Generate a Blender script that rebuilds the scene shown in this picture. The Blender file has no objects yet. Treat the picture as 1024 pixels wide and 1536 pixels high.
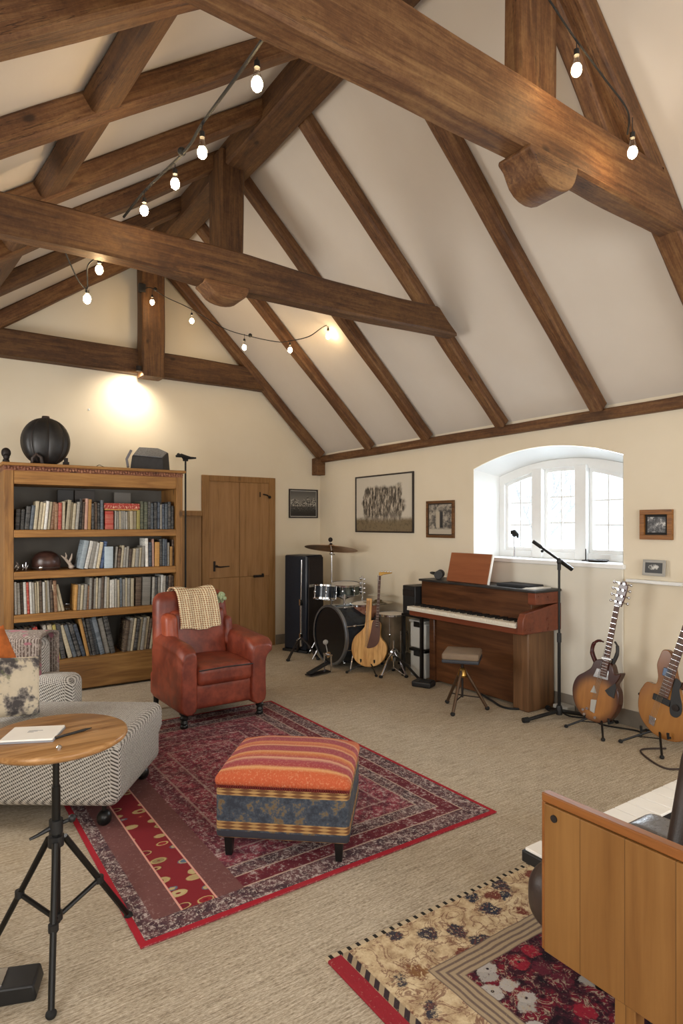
import bpy, bmesh, math, random
from math import pi, sin, cos, radians as R
from mathutils import Vector, Matrix, noise as mnoise
random.seed(7)
S = bpy.context.scene
COL = S.collection

# ------------------------------------------------------------------ camera
cam = bpy.data.cameras.new('camera'); co = bpy.data.objects.new('camera', cam); COL.objects.link(co)
cam.sensor_width = 36; cam.lens = 934 / 1536 * 36; cam.shift_y = 19 / 1536
cam.clip_start = 0.05; cam.clip_end = 200
co.location = (0, 0, 1.5); co.rotation_euler = (R(90), 0, R(-34.5))
S.camera = co
# ------------------------------------------------------------------ view
vs = S.view_settings
vs.view_transform = 'Standard'; vs.look = 'None'; vs.gamma = 1; vs.use_curve_mapping = False
vs.exposure = 0.42
# ------------------------------------------------------------------ world
W = bpy.data.worlds.new('world'); S.world = W; W.use_nodes = True
bg = W.node_tree.nodes['Background']; bg.inputs[0].default_value = (0.86, 0.93, 1.0, 1); bg.inputs[1].default_value = 2.0
# ------------------------------------------------------------------ lights
def area(name, loc, rot, sx, sy, power, colr, spread=180):
    l = bpy.data.lights.new(name, 'AREA'); l.shape = 'RECTANGLE'; l.size = sx; l.size_y = sy
    l.energy = power; l.color = colr; l.spread = R(spread)
    o = bpy.data.objects.new(name, l); COL.objects.link(o); o.location = loc; o.rotation_euler = rot
    return o
# daylight through the arched window (right wall), then three fill lights added out of view
area('window_daylight', (4.98, 3.42, 1.75), (0, R(78), 0), 1.0, 1.5, 78, (0.86, 0.93, 1.0))
area('rear_fill_light', (1.9, -1.95, 1.75), (R(80), 0, 0), 3.4, 1.9, 68, (1.0, 0.96, 0.91))  # fill added behind the camera, no window known there
area('side_fill_light', (-1.0, 0.35, 1.6), (0, R(-84), 0), 1.5, 1.9, 30, (1.0, 0.96, 0.91))  # added fill from the unseen left wall near the camera
area('far_side_fill_light', (-1.0, 4.6, 1.6), (0, R(-88), 0), 1.25, 1.35, 42, (1.0, 0.96, 0.90))  # added fill, brightens the far corner and the drums
def spot(name, loc, rot, power, colr, size, blend, rad=0.03):
    l = bpy.data.lights.new(name, 'SPOT'); l.energy = power; l.color = colr; l.spot_size = R(size); l.spot_blend = blend
    l.shadow_soft_size = rad
    o = bpy.data.objects.new(name, l); COL.objects.link(o); o.location = loc; o.rotation_euler = rot
    return o

# ================================================================== mesh builder
class MB:
    def __init__(s): s.v = []; s.f = []; s.m = []; s.mi = 0
    def add(s, vs, fs, M=None):
        b = len(s.v)
        for p in vs:
            p = Vector(p); s.v.append(M @ p if M is not None else p)
        for f in fs: s.f.append([b + i for i in f]); s.m.append(s.mi)
        return s
    def box(s, c, d, M=None, rz=0):
        x, y, z = d[0] / 2, d[1] / 2, d[2] / 2
        vs = [Vector((a, b, e)) for a in (-x, x) for b in (-y, y) for e in (-z, z)]
        if rz:
            Q = Matrix.Rotation(rz, 4, 'Z'); vs = [Q @ p for p in vs]
        vs = [p + Vector(c) for p in vs]
        return s.add(vs, [(0, 1, 3, 2), (4, 6, 7, 5), (0, 4, 5, 1), (2, 3, 7, 6), (0, 2, 6, 4), (1, 5, 7, 3)], M)
    def bb(s, x0, x1, y0, y1, z0, z1, M=None):
        return s.box(((x0 + x1) / 2, (y0 + y1) / 2, (z0 + z1) / 2), (x1 - x0, y1 - y0, z1 - z0), M)
    def tube(s, pts, r, n=8, cap=True, M=None):
        pts = [Vector(p) for p in pts]
        rs = r if isinstance(r, (list, tuple)) else [r] * len(pts)
        vs = []; up = None
        for i, p in enumerate(pts):
            t = (pts[min(i + 1, len(pts) - 1)] - pts[max(i - 1, 0)]).normalized()
            if up is None:
                up = Vector((0, 0, 1)) if abs(t.z) < .9 else Vector((1, 0, 0))
            a = t.cross(up).normalized(); b = a.cross(t).normalized(); up = b
            for k in range(n):
                q = 2 * pi * k / n; vs.append(p + a * cos(q) * rs[i] + b * sin(q) * rs[i])
        fs = []
        for i in range(len(pts) - 1):
            for k in range(n):
                k2 = (k + 1) % n; fs.append((i * n + k, i * n + k2, (i + 1) * n + k2, (i + 1) * n + k))
        if cap: fs.append(tuple(range(n))[::-1]); fs.append(tuple(range((len(pts) - 1) * n, len(pts) * n)))
        return s.add(vs, fs, M)
    def cyl(s, p0, p1, r0, r1=None, n=16, M=None):
        return s.tube([p0, p1], [r0, r0 if r1 is None else r1], n, True, M)
    def lathe(s, prof, n=24, M=None, cap=True):
        vs = []; fs = []
        for r, z in prof:
            for k in range(n):
                q = 2 * pi * k / n; vs.append((r * cos(q), r * sin(q), z))
        for i in range(len(prof) - 1):
            for k in range(n):
                k2 = (k + 1) % n; fs.append((i * n + k, i * n + k2, (i + 1) * n + k2, (i + 1) * n + k))
        if cap:
            fs.append(tuple(range(n))[::-1]); fs.append(tuple(range((len(prof) - 1) * n, len(prof) * n)))
        return s.add(vs, fs, M)
    def sph(s, c, r, n=16, m=10, M=None):
        r = r if isinstance(r, (list, tuple)) else (r, r, r)
        vs = []; fs = []
        for i in range(m + 1):
            a = pi * i / m
            for k in range(n):
                q = 2 * pi * k / n
                vs.append((c[0] + r[0] * max(sin(a), 1e-4) * cos(q), c[1] + r[1] * max(sin(a), 1e-4) * sin(q), c[2] + r[2] * cos(a)))
        for i in range(m):
            for k in range(n):
                k2 = (k + 1) % n; fs.append((i * n + k, (i + 1) * n + k, (i + 1) * n + k2, i * n + k2))
        return s.add(vs, fs, M)
    def prism(s, poly, y0, y1, M=None):          # outline in (x, z), extruded along y
        n = len(poly)
        vs = [(x, y0, z) for x, z in poly] + [(x, y1, z) for x, z in poly]
        fs = [tuple(range(n)), tuple(range(2 * n - 1, n - 1, -1))] + [(i, i + n, (i + 1) % n + n, (i + 1) % n) for i in range(n)]
        return s.add(vs, fs, M)
    def rbox(s, c, d, r, f=None, M=None, mid=6, k=4):
        h = [d[0] / 2, d[1] / 2, d[2] / 2]; r = min(r, min(h) * .999)
        ax = []
        for a in range(3):
            lo = [-h[a] + r * (1 - cos(pi / 2 * i / k)) for i in range(k + 1)]
            inn = h[a] - r
            ms = [-inn + 2 * inn * i / mid for i in range(1, mid)]
            ax.append(lo + ms + [-q for q in reversed(lo)])
        idx = {}; vs = []; fs = []
        def vert(p):
            key = tuple(round(q, 6) for q in p)
            if key in idx: return idx[key]
            q = Vector([max(-(h[a] - r), min(h[a] - r, p[a])) for a in range(3)])
            dd = Vector(p) - q
            o = q + (dd.normalized() * r if dd.length > 1e-9 else dd)
            if f: o = Vector(f(o.x, o.y, o.z))
            idx[key] = len(vs); vs.append(o + Vector(c)); return idx[key]
        for a in range(3):
            b, e = (a + 1) % 3, (a + 2) % 3
            for sg in (-1, 1):
                for i in range(len(ax[b]) - 1):
                    for j in range(len(ax[e]) - 1):
                        q = []
                        for ii, jj in ((i, j), (i + 1, j), (i + 1, j + 1), (i, j + 1)):
                            p = [0, 0, 0]; p[a] = sg * h[a]; p[b] = ax[b][ii]; p[e] = ax[e][jj]; q.append(vert(p))
                        if len(set(q)) > 2:
                            q = list(dict.fromkeys(q)); fs.append(q if sg > 0 else q[::-1])
        return s.add(vs, fs, M)
    def surf(s, fn, nu, nv, M=None, wrap=False):
        vs = [fn(i / nu, j / nv) for j in range(nv + 1) for i in range(nu + 1)]
        fs = [(j * (nu + 1) + i, j * (nu + 1) + i + 1, (j + 1) * (nu + 1) + i + 1, (j + 1) * (nu + 1) + i) for j in range(nv) for i in range(nu)]
        return s.add(vs, fs, M)
    def build(s, name, mat, parent=None, loc=None, rz=0, rot=None, bevel=0, seg=2, smooth=True, ang=35, sub=0, solid=0, recalc=True):
        me = bpy.data.meshes.new(name)
        me.from_pydata([tuple(p) for p in s.v], [], s.f)
        bm = bmesh.new(); bm.from_mesh(me)
        for f, mi in zip(bm.faces, s.m): f.material_index = mi
        if recalc: bmesh.ops.recalc_face_normals(bm, faces=bm.faces)
        if smooth:
            for f in bm.faces: f.smooth = True
            for e in bm.edges:
                if len(e.link_faces) == 2 and e.calc_face_angle(0) > R(ang): e.smooth = False
        bm.to_mesh(me); bm.free()
        for m in (mat if isinstance(mat, (list, tuple)) else [mat]): me.materials.append(m)
        o = bpy.data.objects.new(name, me); COL.objects.link(o)
        if parent: o.parent = parent
        if loc: o.location = loc
        if rot: o.rotation_euler = rot
        elif rz: o.rotation_euler = (0, 0, rz)
        if bevel:
            b = o.modifiers.new('bevel', 'BEVEL'); b.width = bevel; b.segments = seg; b.limit_method = 'ANGLE'; b.angle_limit = R(40); b.harden_normals = False
        if solid:
            b = o.modifiers.new('solid', 'SOLIDIFY'); b.thickness = solid; b.offset = 0
        if sub:
            b = o.modifiers.new('sub', 'SUBSURF'); b.levels = sub; b.render_levels = sub
        return o

def tag(o, label, cat, group=None, kind=None):
    o['label'] = label; o['category'] = cat
    if group: o['group'] = group
    if kind: o['kind'] = kind
    return o
def thing(name, label, cat, loc=(0, 0, 0), rz=0, group=None, rot=None):
    o = bpy.data.objects.new(name, None); COL.objects.link(o); o.empty_display_size = .1
    o.location = loc; o.rotation_euler = rot if rot else (0, 0, rz)
    return tag(o, label, cat, group)
def struct(o, label=None):
    o['kind'] = 'structure'
    if label: o['label'] = label
    return o
def copy_tree(o, parent=None):
    c = o.copy(); COL.objects.link(c); c.parent = parent
    for ch in [q for q in COL.objects if q.parent == o]: copy_tree(ch, c)
    return c
def cat_rom(pts, n=6, closed=True):
    out = []; L = len(pts)
    for i in range(L if closed else L - 1):
        p = [pts[(i + k - 1) % L] if closed else pts[max(0, min(L - 1, i + k - 1))] for k in range(4)]
        for j in range(n):
            t = j / n
            out.append(tuple(.5 * (2 * p[1][a] + (p[2][a] - p[0][a]) * t + (2 * p[0][a] - 5 * p[1][a] + 4 * p[2][a] - p[3][a]) * t * t + (3 * p[1][a] - p[0][a] - 3 * p[2][a] + p[3][a]) * t ** 3) for a in range(len(pts[0]))))
    if not closed: out.append(tuple(pts[-1]))
    return out

# ================================================================== materials
def lin(h):
    h = h.lstrip('#'); c = [int(h[i:i + 2], 16) / 255 for i in (0, 2, 4)]
    return tuple(x / 12.92 if x < .04045 else ((x + .055) / 1.055) ** 2.4 for x in c) + (1,)
class T:                                          # tiny expression layer over shader nodes
    def __init__(s, name):
        s.mat = bpy.data.materials.new(name); s.mat.use_nodes = True; s.nt = s.mat.node_tree
        s.b = s.nt.nodes['Principled BSDF']
    def n(s, t, **kw):
        nd = s.nt.nodes.new(t)
        for k, v in kw.items(): setattr(nd, k, v)
        return nd
    def l(s, a, b): s.nt.links.new(a, b)
    def put(s, sock, v):
        if isinstance(v, E): s.l(v.s, sock)
        elif isinstance(v, bpy.types.NodeSocket): s.l(v, sock)
        else: sock.default_value = v
    def math(s, op, a, b=0, c=0):
        nd = s.n('ShaderNodeMath', operation=op); s.put(nd.inputs[0], a); s.put(nd.inputs[1], b); s.put(nd.inputs[2], c)
        return E(s, nd.outputs[0])
    def co(s, kind='Object'):
        if not hasattr(s, 'tc'): s.tc = s.n('ShaderNodeTexCoord')
        return s.tc.outputs[kind]
    def xyz(s, vec=None):
        sp = s.n('ShaderNodeSeparateXYZ'); s.put(sp.inputs[0], vec if vec is not None else s.co()); return [E(s, o) for o in sp.outputs]
    def vec(s, x, y, z):
        c = s.n('ShaderNodeCombineXYZ')
        for i, v in enumerate((x, y, z)): s.put(c.inputs[i], v)
        return c.outputs[0]
    def mp(s, sc, vec=None, rot=(0, 0, 0), loc=(0, 0, 0)):
        m = s.n('ShaderNodeMapping'); m.inputs['Scale'].default_value = sc; m.inputs['Rotation'].default_value = rot; m.inputs['Location'].default_value = loc
        s.put(m.inputs[0], vec if vec is not None else s.co()); return m.outputs[0]
    def noise(s, scale=5, detail=4, rough=.55, vec=None, dist=0):
        nd = s.n('ShaderNodeTexNoise'); nd.inputs['Scale'].default_value = scale; nd.inputs['Detail'].default_value = detail
        nd.inputs['Roughness'].default_value = rough; nd.inputs['Distortion'].default_value = dist
        s.put(nd.inputs['Vector'], vec if vec is not None else s.co()); return E(s, nd.outputs[0])
    def vor(s, scale=5, vec=None, feat='F1', out='Distance', rnd=1):
        nd = s.n('ShaderNodeTexVoronoi', feature=feat); nd.inputs['Scale'].default_value = scale; nd.inputs['Randomness'].default_value = rnd
        s.put(nd.inputs['Vector'], vec if vec is not None else s.co())
        return E(s, nd.outputs[out])
    def ramp(s, fac, stops, interp='LINEAR'):
        r = s.n('ShaderNodeValToRGB'); r.color_ramp.interpolation = interp
        e = r.color_ramp.elements
        while len(e) < len(stops): e.new(.5)
        for i, (p, c) in enumerate(stops): e[i].position = p; e[i].color = lin(c) if isinstance(c, str) else c
        s.put(r.inputs[0], fac); return E(s, r.outputs[0])
    def mix(s, f, a, b, bt='MIX'):
        m = s.n('ShaderNodeMix', data_type='RGBA', blend_type=bt)
        s.put(m.inputs[0], f); s.put(m.inputs[6], lin(a) if isinstance(a, str) else a); s.put(m.inputs[7], lin(b) if isinstance(b, str) else b)
        return E(s, m.outputs[2])
    def step(s, a, lo, hi):                        # smooth 0..1
        nd = s.n('ShaderNodeMapRange', interpolation_type='SMOOTHSTEP'); s.put(nd.inputs[0], a)
        nd.inputs[1].default_value = lo; nd.inputs[2].default_value = hi; return E(s, nd.outputs[0])
    def band(s, a, lo, hi, soft=.002): return s.step(a, lo - soft, lo + soft) * (1 - s.step(a, hi - soft, hi + soft))
    def bump(s, h, st=.3, dist=.01):
        b = s.n('ShaderNodeBump'); b.inputs['Strength'].default_value = st; b.inputs['Distance'].default_value = dist
        s.put(b.inputs['Height'], h); s.l(b.outputs[0], s.b.inputs['Normal'])
    def out(s, col=None, rough=.6, metal=0, **kw):
        if col is not None: s.put(s.b.inputs['Base Color'], lin(col) if isinstance(col, str) else col)
        s.put(s.b.inputs['Roughness'], rough); s.b.inputs['Metallic'].default_value = metal
        for k, v in kw.items(): s.put(s.b.inputs[k.replace('_', ' ')], v)
        return s.mat
class E:
    def __init__(s, t, sock): s.t = t; s.s = sock
    def __add__(a, b): return a.t.math('ADD', a, b)
    __radd__ = __add__
    def __sub__(a, b): return a.t.math('SUBTRACT', a, b)
    def __rsub__(a, b): return a.t.math('SUBTRACT', b, a)
    def __mul__(a, b): return a.t.math('MULTIPLY', a, b)
    __rmul__ = __mul__
    def __truediv__(a, b): return a.t.math('DIVIDE', a, b)
    def abs(a): return a.t.math('ABSOLUTE', a)
    def sin(a): return a.t.math('SINE', a)
    def min(a, b): return a.t.math('MINIMUM', a, b)
    def max(a, b): return a.t.math('MAXIMUM', a, b)
    def frac(a): return a.t.math('FRACT', a)
    def gt(a, b): return a.t.math('GREATER_THAN', a, b)

def plain(name, col, rough=.6, metal=0, var=.12, scale=8, bump=0, bs=60, **kw):
    t = T(name); c = lin(col)
    d = tuple(x * (1 - var) for x in c[:3]) + (1,)
    nz = t.noise(scale, 5)
    t.out(t.mix(t.step(nz, .3, .7), d, c), rough, metal, **kw)
    if bump: t.bump(t.noise(bs, 4), bump, .003)
    return t.mat
def wood(name, c0, c1, c2, rough=.6, g=1.0, axis=0, bump=.25, knots=True, boards=0, spec=.35, bax=None, aged=False):
    t = T(name); oi = t.n('ShaderNodeObjectInfo')
    off = E(t, oi.outputs['Random']) * 37.0
    x, y, z = t.xyz(); v = [x, y, z]
    if boards:                                      # boards laid side by side along another axis
        a = bax if bax is not None else {0: 1, 1: 0, 2: 0}[axis]
        cell = t.math('FLOOR', v[a] / boards)
        off = off + cell * 5.37
    st = [1.0 if i == axis else 11.0 for i in range(3)]
    vec = t.vec(v[0] * (st[0] * g) + off, v[1] * (st[1] * g) + off, v[2] * (st[2] * g))
    n1 = t.noise(1.6, 6, .6, vec, .6)
    st2 = [2.2 if i == axis else 60.0 for i in range(3)]
    n2 = t.noise(1.0, 3, .7, t.vec(v[0] * (st2[0] * g) + off, v[1] * (st2[1] * g), v[2] * (st2[2] * g)))
    n3 = t.noise(1.4, 3, .5, t.vec(v[0] + off, v[1], v[2]))
    f = n1 * .62 + n2 * .28 + n3 * .25
    if aged: f = f * .72 + (t.noise(22, 5, .7) * .6 + t.noise(70, 3, .7) * .4) * .32
    col = t.ramp(f, [(.40, c0), (.55, c1), (.74, c2)])
    if aged:
        sv = t.vec(v[0] * .8 + off, v[1] * 2.2, v[2] * 2.2)
        col = t.mix(t.step(t.noise(2.2, 5, .65, sv, .8), .54, .70) * .55, col, c0)
        ck = (t.noise(1, 4, .6, t.vec(v[0] * 1.4 + off, v[1] * 26, v[2] * 26)) - .5).abs()
        col = t.mix((1 - t.step(ck, .002, .010)) * t.step(t.noise(1.5, 2, .5, sv), .5, .6) * .7, col, tuple(q * .3 for q in lin(c0)[:3]) + (1,))
    if knots:
        k = t.vor(2.6 * g, t.vec(v[0] * (0.55 if axis == 0 else 1) + off, v[1] * (0.55 if axis == 1 else 1), v[2] * (0.55 if axis == 2 else 1)))
        col = t.mix((1 - t.step(k, .03, .10)) * .75, col, tuple(q * .35 for q in lin(c0)[:3]) + (1,))
    if boards:
        r = t.n('ShaderNodeTexWhiteNoise', noise_dimensions='1D'); t.put(r.inputs['W'], cell + off)
        col = t.mix(E(t, r.outputs[0]) * .35, col, c0)
        e = (v[a] / boards).frac(); e = (e - .5).abs()
        col = t.mix(t.step(e, .485, .497) * .6, col, tuple(q * .3 for q in lin(c0)[:3]) + (1,))
    t.out(col, t.math('MULTIPLY_ADD', n1, .25, rough - .12)); t.b.inputs['Specular IOR Level'].default_value = spec
    t.bump(n1 * .7 + n2 * .5, bump, .006)
    return t.mat
def leather(name, c0, c1, rough=.42):
    t = T(name)
    n = t.noise(4, 5, .6); n2 = t.noise(14, 4, .65)
    t.out(t.mix(t.step(n * .6 + n2 * .4, .38, .62), c0, c1), t.math('MULTIPLY_ADD', n2, .25, rough - .1))
    t.bump(t.vor(190) * .6 + t.noise(30, 3) * .8, .25, .002); return t.mat
def emis(name, col, st):
    t = T(name); t.out('000000', .5); t.put(t.b.inputs['Emission Color'], lin(col)); t.b.inputs['Emission Strength'].default_value = st; return t.mat
def glassy(name, tint=(1, 1, 1, 1), gl=.08, dirt=0):
    m = bpy.data.materials.new(name); m.use_nodes = True; nt = m.node_tree; nt.nodes.clear()
    o = nt.nodes.new('ShaderNodeOutputMaterial'); mx = nt.nodes.new('ShaderNodeMixShader'); tr = nt.nodes.new('ShaderNodeBsdfTransparent'); g = nt.nodes.new('ShaderNodeBsdfGlossy')
    tr.inputs[0].default_value = tint; g.inputs['Roughness'].default_value = .03
    fr = nt.nodes.new('ShaderNodeLayerWeight'); fr.inputs[0].default_value = .25
    mm = nt.nodes.new('ShaderNodeMath'); mm.operation = 'MULTIPLY_ADD'; mm.inputs[1].default_value = .5; mm.inputs[2].default_value = gl
    nt.links.new(fr.outputs['Fresnel'], mm.inputs[0]); nt.links.new(mm.outputs[0], mx.inputs[0])
    nt.links.new(tr.outputs[0], mx.inputs[1]); nt.links.new(g.outputs[0], mx.inputs[2]); nt.links.new(mx.outputs[0], o.inputs[0]); return m

M = {}
def wall_mat(name, c, c2):
    t = T(name); n = t.noise(1.3, 4); n2 = t.noise(55, 3)
    t.out(t.mix(t.step(n, .3, .7), c, c2), .85); t.bump(n2 * .5 + t.noise(6, 3), .12, .008); return t.mat
M['wall'] = wall_mat('wall_plaster', 'e3d8c2', 'ded2ba')
M['ceil'] = wall_mat('ceiling_plaster', 'd4cbbf', 'cfc5b8')
M['reveal'] = wall_mat('reveal_paint', 'eef0ef', 'e8ebea')
M['apron'] = wall_mat('apron_paint', 'e0dccf', 'd9d4c6')
M['white'] = plain('white_paint', 'eef0ef', .45, var=.04)
M['skirt'] = plain('skirting_stone_grey', '8c8478', .7, var=.2)
M['beam'] = wood('aged_oak_beam', '352214', '603f25', '8a6843', .62, 1.6, 0, .8, aged=True)
M['beamd'] = wood('dark_oak_beam', '2e1e16', '50351f', '775634', .62, 1.6, 0, .8, aged=True)
M['pine'] = wood('bookcase_pine', '63421f', '8d6231', 'a97c45', .55, 1.3, 0, .25)
M['pinev'] = wood('bookcase_pine_upright', '5a3b1d', '80592e', '9c723f', .55, 1.3, 2, .25)
M['plinth'] = wood('bookcase_plinth', '4c3118', '735028', '96703f', .5, .9, 0, .3)
M['door'] = wood('door_oak', '7d5a30', '987146', 'aa8154', .5, .8, 2, .15)
M['doorf'] = wood('door_frame_oak', '74512b', '8e683b', 'a0774a', .5, 1.2, 2, .15)
M['panel'] = wood('wainscot_wood', '7b5a38', '94714a', 'a58259', .6, .8, 2, .15, False)
M['piano'] = wood('piano_walnut', '301b10', '4d2e1a', '6b4428', .33, .8, 1, .08, False)
M['pianor'] = wood('piano_mahogany', '572a1b', '6f3a26', '82472f', .3, .8, 1, .06, False)
M['pianol'] = wood('piano_leg_wood', '44301d', '60432b', '7a583a', .4, .9, 2, .1)
M['brd'] = wood('music_board_wood', '7a452a', '8c5233', '995e3c', .35, .6, 1, .05, False)
M['cab'] = wood('honey_oak_panel', '6a4520', '7f572b', '8f6636', .42, .7, 2, .08, False, boards=0.125, bax=1)
M['cabt'] = wood('honey_oak_trim', '6b3e1b', '824f25', '925d2c', .38, .9, 1, .08, False)
M['tab'] = wood('table_slab_wood', '6b4325', '946a3e', 'bd9263', .32, 1.6, 0, .1)
M['black'] = plain('black_metal', '161514', .38, .3, bump=.05)
M['plastic'] = plain('black_plastic', '1a1a1b', .5, 0, bump=.08)
M['rubber'] = plain('black_rubber', '121212', .8)
M['chrome'] = plain('chrome', 'd8dade', .16, 1, var=.05)
M['brass'] = plain('aged_brass', '9c6c42', .34, 1, var=.3, scale=14)
M['gold'] = plain('gold_brass', 'b08a4c', .3, 1)
M['iron'] = plain('forged_iron', '2a2320', .6, .5)
M['glass'] = glassy('window_glass', (.97, .985, 1, 1))
M['clear'] = glassy('clear_glass', (.93, .93, .93, 1), .1)
M['leather'] = leather('red_brown_leather', '64281a', '8c402a')
M['dleather'] = leather('dark_brown_leather', '2b211d', '3d302a', .4)
M['bleather'] = leather('black_leather', '1b1a1a', '2c2a29', .45)
M['oleather'] = leather('tan_red_leather', '8c3d24', 'a04c2f')
M['caster'] = plain('dark_caster', '20201f', .35, .4)
M['bulb'] = emis('glowing_bulb', 'ffd9a0', 90)
M['paper'] = plain('white_paper', 'eeeae2', .7, var=.04)
M['ink'] = plain('grey_ink', '8c8c90', .7)

def carpet():
    t = T('beige_loop_carpet'); x, y, z = t.xyz()
    a = t.noise(1.0, 3, .6, t.vec(x * 7, y * 150, z)); b = t.noise(1.0, 2, .6, t.vec(x * 60, y * 230, z))
    lg = t.noise(.9, 4, .55); f = a * .55 + b * .6
    c = t.ramp(f, [(.42, '877a67'), (.57, 'b2a48f'), (.72, 'd0c4b0')])
    c = t.mix(t.step(lg, .45, .75) * .35, c, 'a48e6c')
    st = t.noise(3.5, 4, .6)
    c = t.mix(t.step(st, .58, .72) * .18, c, '8f8378')
    t.out(c, .95); t.b.inputs['Specular IOR Level'].default_value = .1
    t.bump(f + t.noise(380, 2) * .6, .6, .006); return t.mat
M['carpet'] = carpet()

def rug_red():                                     # object coords: x 0..1.84, y 0..2.48
    t = T('faded_red_rug'); x, y, z = t.xyz(); WX, WY = 1.84, 2.48
    dx = x.min(WX - x); dy = y.min(WY - y); d = dx.min(dy)
    wob = (t.noise(7, 3) - .5) * .012
    dw = d + wob
    fine = t.noise(60, 4, .75); mid = t.noise(16, 4, .7); big = t.noise(2.2, 3)
    field = t.ramp(mid, [(.38, '5c2c37'), (.5, '7d3945'), (.62, '954752')])
    orn = (t.noise(11, 5, .62, None, 1.2) - .5).abs()
    field = t.mix((1 - t.step(orn, .008, .03)) * t.step(fine, .40, .58) * .8, field, 'ae958c')
    med = ((x - .92) * (x - .92) + (y - 1.3) * (y - 1.3) * .45)
    field = t.mix(t.band((med * 9).frac(), .4, .6, .05) * .45, field, '54303a')
    for q_ in (.42, .56, .70): field = t.mix(t.band(d + wob * .5, q_, q_ + .012, .003) * .6, field, 'a89088')
    field = t.mix(t.band(d, .43, .555, .006) * .4, field, '4a3038')
    # dark borders with scrolls
    dark = t.ramp(mid, [(.4, '46343a'), (.6, '664749')])
    scr = (t.noise(19, 4, .6, None, 1.5) - .5).abs()
    dark = t.mix((1 - t.step(scr, .010, .035)) * t.step(fine, .38, .56) * .95, dark, 'b8aba2')
    col = t.mix(t.step(dw, .30, .31), dark, field)
    col = t.mix(t.band(dw, .295, .303) , col, 'a88f80')
    col = t.mix(t.band(dw, .13, .215), col, t.mix(t.step(mid, .4, .6), '5e2730', '6d3036'))
    col = t.mix(t.band(dw, .125, .133) + t.band(dw, .213, .22), col, 'b29a8a')
    # speckle of worn wool all over
    col = t.mix(t.step(fine * .7 + mid * .3, .51, .62) * .7, col, 'bfb0ab')
    # left panel band: plain mauve band with a strip of motifs between two pink lines
    inl = t.step(y, .12, .125) * (1 - t.step(y, 1.5, 1.6))
    lp = t.mix(mid * .8, '62403f', '7b524e'); lp = t.mix(t.step(fine, .55, .7) * .4, lp, 'a58d86')
    strip = t.band(x, .20, .335)
    vv = t.vec(x * 1.0, y * 1.0, z)
    mw_ = t.mp((.62, 1.0, 1), loc=(.2, .03, 0)); mcol = t.vor(13, mw_, 'F1', 'Color', .5); mdist = t.vor(13, mw_, 'F1', 'Distance', .5) + (fine - .5) * .10
    sx, sy, sz = t.xyz(mcol.s)
    mc = t.ramp(sx, [(0, '8e2f33'), (.2, 'a9926a'), (.4, '6b2a30'), (.55, '56687c'), (.7, 'b5a479'), (.85, '8a7a55'), (1, '9b363b')], 'CONSTANT')
    mo = t.mix(t.step(mdist, .30, .34), mc, '7c2a30')
    mo = t.mix((1 - t.step(mdist, .10, .13)), mo, '7b1f2a')
    mo = t.mix(t.band(mdist, .24, .29, .01), mo, 'b39c6c')
    lp = t.mix(strip, lp, mo)
    lp = t.mix(t.band(x, .192, .200, .001) + t.band(x, .335, .343, .001), lp, 'd0998a')
    ex = t.band(x, .085, .46, .004) * inl
    col = t.mix(ex, col, lp)
    e2 = t.band(x, .035, .085, .004)
    col = t.mix(t.band(d, .0, .024, .001), col, '9c2731')
    col = t.mix(t.step(big, .5, .8) * .12, col, '8d7a76')
    t.out(col, .95); t.b.inputs['Specular IOR Level'].default_value = .1
    t.bump(fine + mid, .4, .004); return t.mat
M['rug_red'] = rug_red()

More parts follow.
